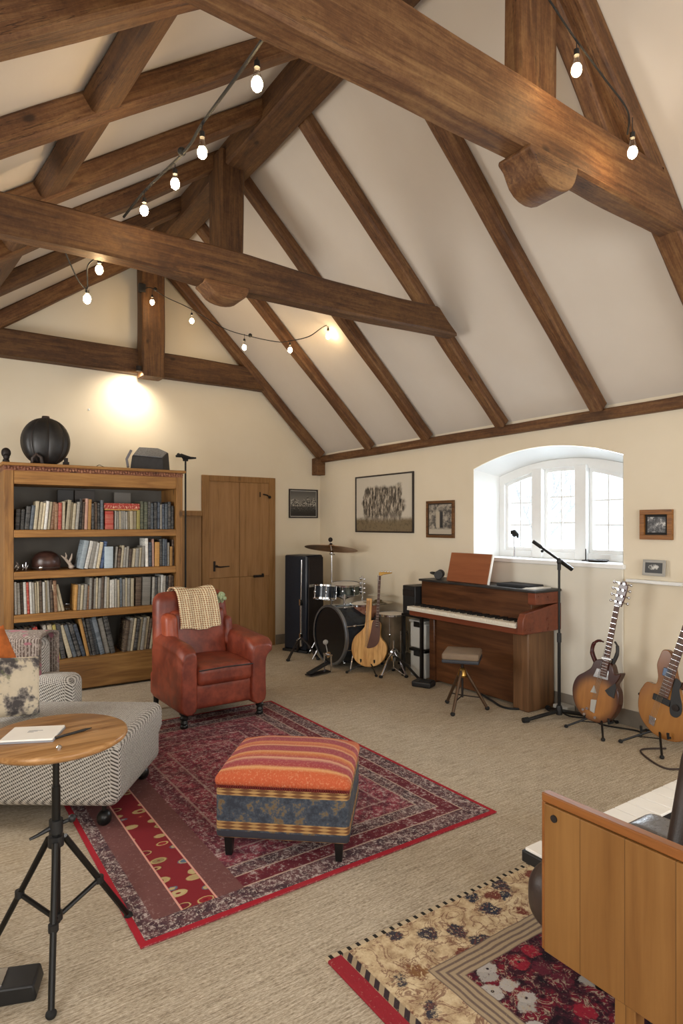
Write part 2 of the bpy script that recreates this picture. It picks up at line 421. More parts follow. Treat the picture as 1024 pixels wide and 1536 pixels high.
def rug_cream():                                   # object coords: x 0..2.2 (from its left edge), y 0 .. -2 (from its far edge)
    t = T('cream_and_maroon_rug'); x, y0, z = t.xyz(); y = 0 - y0
    wob = (t.noise(9, 3) - .5) * .012; d = x.min(y) + wob
    fine = t.noise(75, 4, .7); mid = t.noise(22, 4, .7)
    cream = t.ramp(mid, [(.35, '9a8164'), (.5, 'bda684'), (.65, 'd0bd9a')])
    mv = t.vor(8.5, None, 'F1', 'Distance'); mc = t.vor(8.5, None, 'F1', 'Color'); sx, _, _ = t.xyz(mc.s)
    pat = t.ramp(sx, [(0, '3a3840'), (.35, '6c3a30'), (.6, '2f3340'), (.8, '7d5a3c')], 'CONSTANT')
    blot = (1 - t.step(mv + (mid - .5) * .7, .28, .38)) * t.step(fine, .36, .46)
    cream = t.mix(blot, cream, pat)
    vine = (t.noise(10, 5, .6, None, 1.5) - .5).abs(); cream = t.mix((1 - t.step(vine, .01, .03)) * .7, cream, '6a4038')
    field = t.ramp(mid, [(.38, '241a20'), (.5, '45202a'), (.6, '6e1f2c')])
    fv = t.vor(12, None, 'F1', 'Distance'); fc = t.vor(12, None, 'F1', 'Color'); fx, _, _ = t.xyz(fc.s)
    fl = t.ramp(fx, [(0, 'a7a09a'), (.3, '8a2432'), (.45, 'c0a782'), (.65, '9b958f'), (.85, '5a2430')], 'CONSTANT')
    pet = (1 - t.step(fv + (mid - .5) * .8, .36, .44)) * t.step(fine, .3, .42)
    field = t.mix(pet, field, fl); field = t.mix(1 - t.step(fv, .06, .09), field, '2a1c22')
    leaf = (t.noise(18, 4, .6, None, 1.5) - .5).abs(); field = t.mix((1 - t.step(leaf, .012, .035)) * t.step(mid, .45, .6) * .8, field, 'a89a84')
    col = t.mix(t.step(d, .335, .34), cream, field)
    ln = t.band(d, .25, .34)
    lcol = t.mix(t.step(((d * 44).frac() - .5).abs(), .2, .4) * .8, '9f8c72', '5a4a48')
    col = t.mix(ln, col, lcol)
    # red bound left edge, then a dark zigzag edge; checks along the far edge
    ck = t.step(((x * 22).frac() - .5).abs(), .2, .24)
    zig = t.step((((x + y) * 20).frac() - .5).abs(), .22, .28)
    col = t.mix(t.band(x, .055, .085), col, t.mix(zig, '3a3033', '9c8a70'))
    col = t.mix(1 - t.step(x, .053, .055), col, '8e2a32')
    ck2 = t.step(((x * 26).frac() - .5).abs(), .16, .2)
    col = t.mix(1 - t.step(y, .022, .024), col, t.mix(ck2, '2a2724', 'b8a78c'))
    col = t.mix(t.step(fine, .6, .7) * .3, col, 'bcae98')
    t.out(col, .95); t.b.inputs['Specular IOR Level'].default_value = .1
    t.bump(fine + mid, .5, .005); return t.mat
M['rug_cream'] = rug_cream()

def tweed():
    t = T('grey_tweed_weave'); x, y, z = t.xyz()
    k = 2 * pi / .019
    a = (x + y) * k; b = (z + (x - y) * .5) * k
    s = a.sin() * b.sin()
    n = t.noise(6, 3)
    c = t.ramp(s * .5 + .5 + (t.noise(90, 2) - .5) * .5, [(.22, '4a443e'), (.42, '96918a'), (.60, 'c6c1b9')])
    t.out(c, .9); t.bump(s, .5, .004); return t.mat
M['tweed'] = tweed()
def kilim():
    t = T('striped_kilim'); x, y, z = t.xyz()      # y runs back, front = 0
    f = t.noise(120, 3, .6); w = (t.noise(8, 2) - .5) * .01
    g = t.ramp((y + w) / .52 + .5, [(.0, 'b5532f'), (.07, 'bd5c35'), (.10, 'cf9c66'), (.125, '9c3f3e'), (.20, '9a434b'), (.24, 'cf9f80'), (.265, 'a84c48'), (.33, 'c2703f'), (.37, 'd09a66'), (.40, '9b4049'), (.50, '97424c'), (.53, 'cf9a70'), (.56, 'b55c42'), (.62, 'c98352'), (.65, '9c434c'), (.75, '98444d'), (.78, 'cf9c78'), (.82, 'bd6440'), (1, 'bf6440')])
    g = t.mix(t.step(f, .5, .7) * .3, g, 'e0b48c')
    t.out(g, .9); t.bump(f + (x * 500).sin() * .2, .5, .004); return t.mat
M['kilim'] = kilim()
def tapestry():
    t = T('blue_floral_tapestry'); x, y, z = t.xyz()
    f = t.noise(110, 3, .6); m = t.noise(26, 4, .7)
    blue = t.ramp(m, [(.4, '2f343e'), (.55, '434a55'), (.62, '6f6048'), (.68, '6b5238')])
    gold = t.mix(t.step(((x + y) * 80).sin() * .5 + (z * 420).sin() * .5, -.3, .5), '6b4428', 'b08a56')
    col = t.mix(t.step(z, .285, .288), blue, gold)
    col = t.mix(t.band(z, .135, .170), col, gold); col = t.mix(1 - t.step(z, .096, .102), col, gold)
    col = t.mix(t.band(z, .102, .128), col, '33333b')
    col = t.mix(t.band(z, .318, .34), col, '7a2424')
    t.out(col, .9); t.bump(f, .5, .003); return t.mat
M['tapestry'] = tapestry()
def floral():
    t = T('floral_linen'); m = t.noise(9, 4, .6); f = t.noise(100, 3); g = t.noise(14, 4, .6, t.mp((1, 1, 1), loc=(3, 2, 1)))
    c = t.ramp(m, [(.40, '4b4748'), (.45, '8a837c'), (.5, 'cfc3ac'), (.7, 'd9cdb6')])
    c = t.mix(t.step(g, .6, .66) * .7, c, '6f7358'); t.out(c, .9); t.bump(f, .3, .002); return t.mat
M['floral'] = floral()
def throwm():
    t = T('brown_patterned_blanket'); x, y, z = t.xyz(); f = t.noise(80, 3); m = t.noise(12, 3)
    s = ((x * 1.3 + y) * 55).frac()
    c = t.mix(t.step((s - .5).abs(), .2, .3), '55473f', '8d8178'); c = t.mix(t.step(f, .5, .6) * .6, c, 'a89c92')
    c = t.mix(t.step(m, .58, .64), c, '95606a'); t.out(c, .95); t.bump(f, .4, .003); return t.mat
M['blanket'] = throwm()
def knit():
    t = T('cream_crochet'); x, y, z = t.xyz()
    s = ((x * 2 * pi / .020).sin() + 1) * .5; u = ((z * 2 * pi / .016).sin() + 1) * .5
    h = s * .6 + u * .5 + t.noise(60, 3) * .4
    c = t.ramp(h, [(.45, '9a6a4c'), (.62, 'c9ab84'), (.85, 'e6d7b4')]); t.out(c, .95); t.bump(h, 1.0, .008); return t.mat
M['knit'] = knit()
M['orange'] = plain('orange_velvet', 'c26a2c', .85, var=.35, scale=20, bump=.4)

# ================================================================== room shell
XW, YE, XL, YF = 4.40, 6.90, -0.90, -1.80
cR = lambda x: 2.42 + .96 * (XW - x)
cL = lambda x: 3.05 + .72 * x
XR = (2.42 + .96 * XW - 3.05) / 1.68; ZR = cL(XR)
gab = [(XL, 0), (XW, 0), (XW, cR(XW)), (XR, ZR), (XL, cL(XL))]
struct(MB().bb(XL - .15, XW + .4, YF - .15, YE + .15, -.12, 0).build('floor', M['carpet'], smooth=False))
struct(MB().prism(gab, YE, YE + .12).build('wall_end', M['wall'], smooth=False))
# near wall (behind the camera), with an opening invented for the rear fill light
m = MB(); m.prism([(XL, 0), (XW, 0), (XW, .8), (XL, .8)], YF - .12, YF)
m.prism([(XL, .8), (.2, .8), (.2, 2.3), (XL, 2.3)], YF - .12, YF); m.prism([(3.6, .8), (XW, .8), (XW, 2.3), (3.6, 2.3)], YF - .12, YF)
m.prism([(XL, 2.3), (XW, 2.3), (XW, cR(XW)), (XR, ZR), (XL, cL(XL))], YF - .12, YF)
struct(m.build('wall_near', M['wall'], smooth=False))
m = MB(); m.bb(XL - .12, XL, YF, -.7, 0, cL(XL)); m.bb(XL - .12, XL, 1.4, 3.9, 0, cL(XL)); m.bb(XL - .12, XL, 5.3, YE, 0, cL(XL)); m.bb(XL - .12, XL, -.7, 1.4, 0, .8); m.bb(XL - .12, XL, -.7, 1.4, 2.25, cL(XL)); m.bb(XL - .12, XL, 3.9, 5.3, 0, .9); m.bb(XL - .12, XL, 3.9, 5.3, 2.2, cL(XL))  # unseen openings added so both side fill lights reach the room
struct(m.build('wall_left', M['wall'], smooth=False))
# right wall with arched opening, and deep white reveal
Y0, Y1, ZS = 2.66, 4.18, 1.20                     # opening, sill
def arch(a, b, zs, zc, n=14):
    mid = (a + b) / 2; h = (b - a) / 2
    return [(mid + h * cos(pi - pi * i / n * 1.0) if False else a + (b - a) * i / n, zs + (zc - zs) * (1 - ((a + (b - a) * i / n - mid) / h) ** 2)) for i in range(n + 1)]
A = arch(Y0, Y1, 2.03, 2.165)
def yz(poly, x0, x1, mb=None):                     # outline in (y, z) extruded along x
    mb = mb or MB(); n = len(poly)
    vs_ = [(x0, a, b) for a, b in poly] + [(x1, a, b) for a, b in poly]
    mb.add(vs_, [tuple(range(n)), tuple(range(2 * n - 1, n - 1, -1))] + [(i, i + n, (i + 1) % n + n, (i + 1) % n) for i in range(n)]); return mb
zt = cR(XW)
m = MB()
yz([(YF, 0), (Y0, 0), (Y0, zt), (YF, zt)], XW, XW + .36, m)
yz([(Y1, 0), (YE, 0), (YE, zt), (Y1, zt)], XW, XW + .36, m)
yz([(Y0, 0), (Y1, 0), (Y1, ZS - .03), (Y0, ZS - .03)], XW, XW + .36, m)
for i in range(len(A) - 1):
    yz([A[i], A[i + 1], (A[i + 1][0], zt), (A[i][0], zt)], XW, XW + .36, m)
struct(m.build('wall_right', M['wall'], smooth=False))
# reveal lining (splayed towards the frame)
m = MB(); B = arch(Y0 + .05, Y1 - .10, 1.96, 2.075); e = .004
AI = [(a, b - e) for a, b in A]; AI[0] = (Y0 + e, AI[0][1]); AI[-1] = (Y1 - e, AI[-1][1])
ring0 = [(Y0 + e, ZS)] + AI + [(Y1 - e, ZS)]; ring1 = [(Y0 + .05, ZS)] + B + [(Y1 - .10, ZS)]
n = len(ring0); vs_ = [(XW - .001, a, b) for a, b in ring0] + [(XW + .26, a, b) for a, b in ring1]
m.add(vs_, [(i, i + 1, i + 1 + n, i + n) for i in range(n - 1)])
win = struct(m.build('window_1', M['reveal'], smooth=True, recalc=False), 'arched three-light white window set deep in the right wall')
MB().bb(XW - .035, XW + .27, Y0 - .02, Y1 + .0, ZS - .035, ZS).build('window_sill', M['white'], win, bevel=.006)
# frame: outer ring, mullions, casements, glazing bars
XF = XW + .25
m = MB()
def ringframe(mb, outer, inner, x0, x1):
    n = len(outer)
    vs_ = [(x0, a, b) for a, b in outer] + [(x0, a, b) for a, b in inner] + [(x1, a, b) for a, b in outer] + [(x1, a, b) for a, b in inner]
    fs = []
    for i in range(n):
        j = (i + 1) % n
        fs += [(i, j, n + j, n + i), (2 * n + i, 3 * n + i, 3 * n + j, 2 * n + j), (n + i, n + j, 3 * n + j, 3 * n + i), (i, 2 * n + i, 2 * n + j, j)]
    mb.add(vs_, fs)
inner = arch(Y0 + .13, Y1 - .16, 1.885, 2.0)
ringframe(m, ring1, [(Y0 + .13, ZS + .06)] + inner + [(Y1 - .16, ZS + .06)], XF, XF + .09)
m.build('window_frame', M['white'], win, bevel=.004, smooth=False)
yA, yB = Y0 + .13, Y1 - .16
def ztop(y):
    a, b = yA, yB; mid = (a + b) / 2; h = (b - a) / 2; return 1.885 + .115 * (1 - ((y - mid) / h) ** 2)
mw = .11
lw = (yB - yA - 2 * mw) / 3
for k in range(2):
    a = yA + lw * (k + 1) + mw * k
    MB().bb(XF - .03, XF + .10, a, a + mw, ZS, ztop(a + mw / 2) + .02).build('mullion', M['white'], win, bevel=.008)
for k in range(3):
    a = yA + k * (lw + mw); b = a + lw; n = 6
    top = [(a + (b - a) * i / n, ztop(a + (b - a) * i / n)) for i in range(n + 1)]
    fw = .032; top2 = [(a + fw + (b - a - 2 * fw) * i / n, ztop(a + fw + (b - a - 2 * fw) * i / n) - fw) for i in range(n + 1)]
    m = MB(); z0 = ZS + .06
    ringframe(m, [(a, z0)] + top + [(b, z0)], [(a + fw, z0 + fw)] + top2 + [(b - fw, z0 + fw)], XF + .02, XF + .06)
    c = m.build('casement', M['white'], win, bevel=.003, smooth=False)
    m = MB(); mid = (a + b) / 2
    m.bb(XF + .03, XF + .05, mid - .007, mid + .007, z0 + fw, ztop(mid) - fw + .005)
    for q in (1, 2):
        zz = z0 + fw + (ztop(mid) - z0 - 2 * fw) * q / 3; m.bb(XF + .031, XF + .049, a + fw - .002, b - fw + .002, zz - .007, zz + .007)
    m.build('glazing_bar', M['white'], c)
    yz([(a + fw - .003, z0 + fw - .003)] + [(p, q + .003) for p, q in top2] + [(b - fw + .003, z0 + fw - .003)], XF + .038, XF + .042).build('pane', M['glass'], c, smooth=False)
# apron panel and the little ledge beside the window, a shallow step in the wall
struct(MB().bb(XW - .018, XW, Y0 - .005, Y1 + .0, .12, ZS - .035).build('trim_1', M['apron'], bevel=.004), 'white panel below the window sill')
struct(MB().bb(XW - .06, XW, 2.20, 2.61, 1.075, 1.10).build('trim_2', M['white'], bevel=.006), 'narrow white ledge right of the window')
# ceilings
def slope(name, xa, za, xb, zb, t=.08):
    d = Vector((xb - xa, 0, zb - za)).normalized(); nrm = Vector((-d.z, 0, d.x)); nrm = nrm if nrm.z > 0 else -nrm
    poly = [(xa, za), (xb, zb), (xb + nrm.x * t, zb + nrm.z * t), (xa + nrm.x * t, za + nrm.z * t)]
    return struct(MB().prism(poly, YF - .12, YE + .12).build(name, M['ceil'], smooth=False))
slope('ceiling', XW + .02, cR(XW + .02), XR, ZR); slope('ceiling', XL - .02, cL(XL - .02), XR, ZR)
struct(MB().bb(XW - .014, XW, YF, YE, 0, .12).build('baseboard_right', M['skirt'], bevel=.003))
m = MB(); m.bb(3.74, XW - .014, YE - .014, YE, 0, .12); m.bb(XL, 2.2, YE - .014, YE, 0, .12)
struct(m.build('baseboard_end', M['skirt'], bevel=.003))
# wainscot between bookcase and door
m = MB(); m.bb(2.18, 2.755, YE - .02, YE, 0, 1.60); wn = struct(m.build('trim_3', M['panel']), 'brown wood panelling left of the door')
MB().bb(2.17, 2.755, YE - .045, YE, 1.60, 1.66).build('panel_cap', M['doorf'], wn, bevel=.006)
MB().bb(2.35, 2.42, YE - .03, YE, 0, 1.60).build('panel_stile', M['doorf'], wn, bevel=.004)

# door
dx0, dx1 = 2.76, 3.72
d = MB(); d.bb(dx0, dx0 + .09, YE - .035, YE, 0, 2.08); d.bb(dx1 - .09, dx1, YE - .035, YE, 0, 2.08); d.bb(dx0 + .09, dx1 - .09, YE - .035, YE, 2.01, 2.08)
d.bb(dx0 + .09, dx1 - .09, YE - .012, YE, .01, 2.01)
door = struct(d.build('door_1', M['doorf'], bevel=.005), 'oak double cupboard door, each leaf split like a stable door')
xm = 3.235
for (a, b, z0, z1) in ((dx0 + .09, xm - .003, .01, .869), (dx0 + .09, xm - .003, .874, 2.01), (xm + .003, dx1 - .09, .01, .868), (xm + .003, dx1 - .09, .874, 2.01)):
    MB().bb(a, b, YE - .026, YE - .013, z0, z1).build('door_leaf', M['door'], door, bevel=.002)
m = MB(); m.bb(2.90, 2.925, YE - .034, YE - .024, .95, 1.07); m.tube([(2.91, YE - .045, 1.01), (2.98, YE - .05, 1.0), (3.10, YE - .035, 1.005)], [.012, .009, .006]); m.sph((2.935, YE - .045, 1.01), .016)
m.build('latch', M['iron'], door, bevel=.001)
m = MB(); m.bb(3.42, 3.56, YE - .036, YE - .024, .855, .885); m.cyl((3.43, YE - .045, .87), (3.53, YE - .045, .87), .011); m.sph((3.43, YE - .045, .87), .017); m.bb(3.53, 3.545, YE - .06, YE - .03, .865, .90)
m.build('bolt', M['iron'], door)
m = MB(); m.bb(3.505, 3.515, YE - .034, YE - .024, 1.84, 1.90); m.tube([(3.55, YE - .03, 1.875), (3.59, YE - .05, 1.865), (3.63, YE - .05, 1.845)], [.007, .009, .006]); m.sph((3.635, YE - .045, 1.84), .018)
m.build('hook', M['iron'], door)

# ================================================================== timbers
def timber(name, label, p0, p1, w, h, up=(0, 0, 1), mat='beam', rough=.010, bow=None, seg=None, endcut=None, cat='beam', group=None, seed=None, taper=None):
    p0, p1 = Vector(p0), Vector(p1); L = (p1 - p0).length
    X = (p1 - p0).normalized(); Z = Vector(up); Z = (Z - X * Z.dot(X)).normalized(); Y = Z.cross(X)
    Mx = Matrix((X, Y, Z)).transposed().to_4x4(); Mx.translation = p0
    n = seg or max(4, int(L / .12)); c = .014
    prof = [(-w / 2 + c, -h / 2), (0, -h / 2), (w / 2 - c, -h / 2), (w / 2, -h / 2 + c), (w / 2, 0), (w / 2, h / 2 - c), (w / 2 - c, h / 2), (0, h / 2), (-w / 2 + c, h / 2), (-w / 2, h / 2 - c), (-w / 2, 0), (-w / 2, -h / 2 + c)]
    vs_ = []; sd = seed if seed is not None else random.random() * 50
    for i in range(n + 1):
        t = i / n; x = L * t; oz = bow(t) if bow else 0; tp = taper(t) if taper else 1
        for (a, b) in prof:
            q = mnoise.noise_vector(Vector((x * 1.6 + sd, a * 6, b * 6 + sd)))
            xx = x
            if endcut: xx = x + endcut(t, a, b)
            vs_.append((xx, a + q.x * rough, b * tp + q.y * rough + oz))
    k = len(prof)
    fs = [(i * k + j, i * k + (j + 1) % k, (i + 1) * k + (j + 1) % k, (i + 1) * k + j) for i in range(n) for j in range(k)]
    fs += [tuple(range(k))[::-1], tuple(range(n * k, n * k + k))]
    mb = MB(); mb.add(vs_, fs); o = mb.build(name, M[mat], ang=30)
    o.matrix_world = Mx
    return tag(o, label, cat, group)
nR = Vector((.96, 0, 1)).normalized(); nL = Vector((-.72, 0, 1)).normalized()
def right_rafter(y, label, w=.115, h=.10, x0=XW, x1=2.14, **k):
    off = h / 2 + .002
    f = lambda x: Vector((x, y, cR(x))) - nR * off
    return timber('rafter', label, f(x0 - .02), f(x1), w, h, nR, group='rafters of the window-side slope', **k)
def left_rafter(y, label, w=.13, h=.13, x0=XL + .03, x1=2.12, dy=0, **k):
    off = h / 2 + .002
    f = lambda x, yy: Vector((x, yy, cL(x))) - nL * off
    return timber('rafter', label, f(x0, y), f(x1, y + dy), w, h, nL, group='rafters of the left-hand slope', **k)
lab = {1.85: 'brown oak rafter nearest the camera on the window side, meeting the big tie beam', 2.83: 'brown oak rafter coming down right of the arched window top', 3.79: 'brown oak rafter of the window slope on which the middle tie beam lands',
       4.77: 'brown oak rafter landing between the two pictures on the window wall', 5.74: 'brown oak rafter landing above the large framed print', 6.80: 'brown oak rafter following the end wall down to the room corner'}
for y, l in lab.items():
    if y == 1.85: right_rafter(y, l, .15, .13)
    elif y == 6.80: right_rafter(y, l, .12, .10, x0=XW + .0)
    else: right_rafter(y, l)
lab = {2.36: 'brown oak rafter in the very top left corner of the view', 3.12: 'thick oak rafter crossing behind the first hanging bulb, left slope', 3.95: 'oak rafter of the left slope passing behind the second and third hanging bulbs',
       4.70: 'oak rafter of the left slope partly hidden by the middle tie beam', 5.55: 'narrow dark rafter of the left slope next before the end wall rafter', 6.72: 'oak rafter of the left slope against the end wall'}
for y, l in lab.items(): left_rafter(y, l, mat='beamd' if y in (5.55,) else 'beam', h=.12 if y < 6 else .14)
# ridge beam and purlin
timber('ridge_beam', 'long dark oak ridge beam running along the top of the roof', (2.12, YF + .05, 4.40), (2.12, YE - .02, 4.40), .24, .20, mat='beamd')
f = lambda x: Vector((x, 0, cL(x))) - nL * .055
p = f(.74); q = f(.44)
timber('purlin', 'dark oak purlin crossing under the left slope from end to end', (p.x + .18, 1.0, p.z + .12), (q.x - .15, YE - .05, q.z - .10), .15, .10, nL, mat='beamd')
timber('wall_plate', 'thin brown timber plate along the top of the window wall', (XW - .035, YF, 2.345), (XW - .035, YE, 2.345), .07, .085, rough=.004)
MBc = MB().bb(4.27, XW - .001, YE - .13, YE - .001, 2.14, 2.36)
tag(MBc.build('corbel', M['beam'], bevel=.008), 'small brown timber corbel in the far corner under the last rafter', 'corbel')
# near truss
cut = lambda t, a, b: (-(b) * 1.0 if t > .97 else 0)
t1 = timber('tie_beam', 'massive pale-worn oak tie beam across the top of the view, nearest the camera', (.10, 1.83, 3.275), (3.42, 1.83, 3.275), .13, .30, endcut=cut, rough=.012, bow=lambda t: .015 * sin(pi * t))
def boss(name, label, cx, y0, y1, ztop, w, h):
    pts = [(cx - w / 2 - .03, ztop), (cx - w / 2 - .035, ztop - .02), (cx - w / 2 + .0, ztop - .045)]
    pts += [(cx + w / 2 * cos(pi + pi * i / 10) * .92, ztop - .045 + (h - .045) * sin(pi + pi * i / 10)) for i in range(1, 10)]
    pts += [(cx + w / 2, ztop - .03), (cx + w / 2, ztop)]
    return tag(MB().prism(pts, y0, y1).build(name, M['beam'], bevel=.006), label, 'boss')
boss('carved_boss', 'rounded carved oak boss under the nearest tie beam, below its post', 2.36, 1.74, 1.92, 3.14, .30, .15)
timber('post', 'upright oak post standing on the nearest tie beam', (2.38, 1.90, 3.38), (2.38, 1.90, cR(2.38) - .14), .10, .27, up=(1, 0, 0))
timber('brace', 'curved oak brace inside the truss nearest the camera, left of the rafter', (3.08, 1.90, 3.40), (2.52, 1.90, 4.08), .09, .15, up=(1, 0, 1), bow=lambda t: .04 * sin(pi * t))
# middle truss
def bow2(t): return .0 + .025 * sin(pi * t) - .05 * max(0, (.12 - t)) + (.05 * math.exp(-((t - .47) / .06) ** 2)) * 0
t2 = timber('tie_beam', 'dark oak tie beam crossing the middle of the room', (-.02, 3.66, 3.085), (3.50, 3.66, 3.12), .13, .21, endcut=cut, bow=lambda t: .015 * sin(pi * t * 2), mat='beamd', taper=lambda t: 1 + .16 * math.exp(-((t - .45) / .09) ** 2) - .12 * max(0, t - .7))
boss('carved_boss', 'small rounded oak boss under the middle tie beam', 1.62, 3.58, 3.74, 3.00, .26, .10)
timber('post', 'short oak post hanging from the ridge behind the middle tie beam', (2.06, 4.62, 3.42), (2.06, 4.62, 4.42), .24, .20, up=(1, 0, 0), mat='beamd')
# end truss
timber('tie_beam', 'brown oak tie beam fixed across the end wall', (-.12, 6.82, 3.26), (3.56, 6.82, 3.26), .14, .26, endcut=cut, mat='beamd')
timber('post', 'upright oak king post in the middle of the end wall gable', (2.11, 6.70, 3.08), (2.11, 6.70, 4.34), .20, .24, up=(1, 0, 0), mat='beamd')

# wall-washing lamp tucked below the end truss
wl = tag(MB().cyl((1.96, 6.62, 3.17), (1.96, 6.62, 3.12), .03, n=20).build('downlight', M['iron'], bevel=.002), 'tiny downlight under the end wall tie beam, beside the king post', 'light')
sp = spot('downlight_beam', (1.96, 6.62, 3.11), (R(32), 0, 0), 34, (1.0, .86, .66), 150, 1.0)

# ================================================================== festoon lights
def festoon(name, label, cable, bulbs, sag=True, r=.0045, node=None):
    base = Vector(cable[0]); t = thing(name, label, 'string lights', base)
    P = [tuple(Vector(p) - base) for p in cable]
    MB().tube(cat_rom(P, 8, False), r, 6).build('cable', M['rubber'], t)
    for (x, y, zt, zb, cz) in bulbs:                # cz = cable height there, zt = socket top, zb = bulb centre
        b = Vector((x, y, 0)) - Vector((base.x, base.y, base.z))
        m = MB()
        if cz > zt: m.tube([b + Vector((0, 0, cz)), b + Vector((0, 0, zt))], .0022, 6)
        m.cyl(b + Vector((0, 0, zt)), b + Vector((0, 0, zt - .025)), .011, .012, 12)
        so = m.build('socket', M['plastic'], t)
        Mx = Matrix.Translation(b + Vector((0, 0, zb)))
        L = zt - .02 - zb
        MB().lathe([(.0105, L), (.0115, L * .7), (.017, L * .42), (.021, .012)], 16, Mx, cap=False).build('glass_neck', M['clear'], t)
        MB().lathe([(.004, .030), (.014, .026), (.0205, .013), (.0215, 0), (.017, -.014), (.008, -.022), (.001, -.0235)], 16, Mx).build('bulb', M['bulb'], t)
    if node:
        for q in node: MB().sph(tuple(Vector(q) - base), .02, 10, 8).build('connector', M['rubber'], t)
    return t
festoon('string_light', 'black cable with four glowing bulbs strung between the near and middle tie beams',
        [(1.03, 1.93, 3.24), (1.04, 2.2, 3.25), (1.05, 2.6, 3.27), (1.06, 2.85, 3.27), (1.03, 3.35, 3.30), (.98, 3.60, 3.24)],
        [(1.06, 2.1, 3.235, 3.145, 3.25), (1.045, 2.6, 3.225, 3.13, 3.27), (1.065, 3.0, 3.255, 3.18, 3.28), (1.02, 3.35, 3.25, 3.18, 3.29)], node=[(1.055, 2.88, 3.28)], r=.0075)
festoon('string_light', 'black cable with two glowing bulbs dangling below the left end of the middle tie beam',
        [(.70, 3.74, 3.02), (.74, 3.80, 2.98), (.80, 3.87, 2.92), (.85, 3.90, 2.905), (.83, 3.80, 2.99), (.86, 3.76, 3.03)],
        [(.85, 3.90, 2.895, 2.835, 2.90), (.895, 3.8, 3.05, 2.985, 3.06)])
tt = festoon('string_light', 'black cable with five glowing bulbs strung from the king post to the window-side rafters',
        [(1.99, 6.59, 3.98), (2.02, 6.40, 3.94), (2.14, 6.3, 3.84), (2.33, 6.1, 3.70), (2.60, 5.9, 3.50), (2.80, 5.7, 3.40), (3.0, 5.5, 3.33), (3.09, 5.4, 3.33), (3.22, 5.25, 3.36), (3.33, 5.1, 3.45), (3.40, 4.85, 3.40)],
        [(2.03, 6.4, 3.87, 3.79, 3.93), (2.34, 6.1, 3.66, 3.575, 3.70), (2.745, 5.72, 3.37, 3.28, 3.42), (3.09, 5.4, 3.31, 3.235, 3.33), (3.345, 5.1, 3.42, 3.34, 3.44)], node=[(2.80, 5.7, 3.41), (2.05, 6.36, 3.92)])
MB().box((-.0, .03, .02), (.07, .05, .09)).build('junction_box', M['plastic'], tt, bevel=.004)
festoon('string_light', 'black cable with two glowing bulbs at the top right beside the big tie beam',
        [(1.95, 1.62, 3.72), (2.10, 1.6, 3.63), (2.28, 1.6, 3.545), (2.50, 1.6, 3.46), (2.68, 1.6, 3.385), (2.78, 1.66, 3.345)],
        [(2.30, 1.6, 3.50, 3.41, 3.54), (2.72, 1.6, 3.30, 3.205, 3.37)])

# ================================================================== rugs
rg = MB().rbox((.92, 1.24, .005), (1.84, 2.48, .010), .004, mid=1, k=2).build('rug', M['rug_red'], loc=(.66, 2.21, 0.0))
tag(rg, 'large faded red patterned rug with red bound edge under the striped ottoman', 'rug')
m = MB().rbox((1.10, -.95, .006), (2.20, 1.90, .012), .005, mid=1, k=2)
rg2 = m.build('rug', M['rug_cream'], loc=(1.165, 1.80, 0.0)); tag(rg2, 'cream and maroon floral rug at the bottom right, under the wooden desk', 'rug')

# ================================================================== bookcase
bx0, bx1, by0, by1 = .63, 2.19, 5.95, 6.42
bc = thing('bookcase', 'tall open pine bookcase crammed with books and record sleeves', 'bookcase', (bx0, by0, 0))
BW, BD = bx1 - bx0, by1 - by0
m = MB(); m.bb(0, .075, 0, BD, .30, 1.965); m.build('side_panel', M['pinev'], bc, bevel=.004)
MB().bb(BW - .065, BW, 0, BD, .30, 1.965).build('side_panel', M['pinev'], bc, bevel=.004)
SH = [.30, .66, 1.03, 1.39]                         # undersides; tops .07 higher
for z in SH[1:]: MB().bb(.075, BW - .065, .0, BD - .02, z, z + .065).build('shelf', M['pine'], bc, bevel=.006)
MB().bb(.0, BW, -.01, BD, .02, .30).build('plinth', M['plinth'], bc, bevel=.012, seg=3)
m = MB(); m.bb(-.02, BW + .02, -.035, BD, 2.005, 2.03); m.build('cornice', M['pine'], bc, bevel=.004)
MB().bb(.075, BW - .065, .004, BD, 1.85, 1.965).build('top_rail', M['pine'], bc, bevel=.004)
m = MB()                                           # carved strip under the cornice
for i in range(64):
    x = .012 + i * (BW - .024) / 63
    m.sph((x, -.008, 1.985 + .006 * sin(i * 1.7)), (.013, .010, .014 + .004 * sin(i * 2.3)), 7, 5)
m.bb(.0, BW, .0, BD, 1.963, 2.006)
m.build('carved_moulding', wood('carved_wood', '4c2a1c', '7a4a34', 'a87a5c', .6, 1.5, 0, .4), bc)
MB().bb(.03, BW - .03, BD - .02, BD, .25, 1.97).build('back_panel', plain('grey_back_board', '6f6a62', .8, var=.2, scale=3), bc)

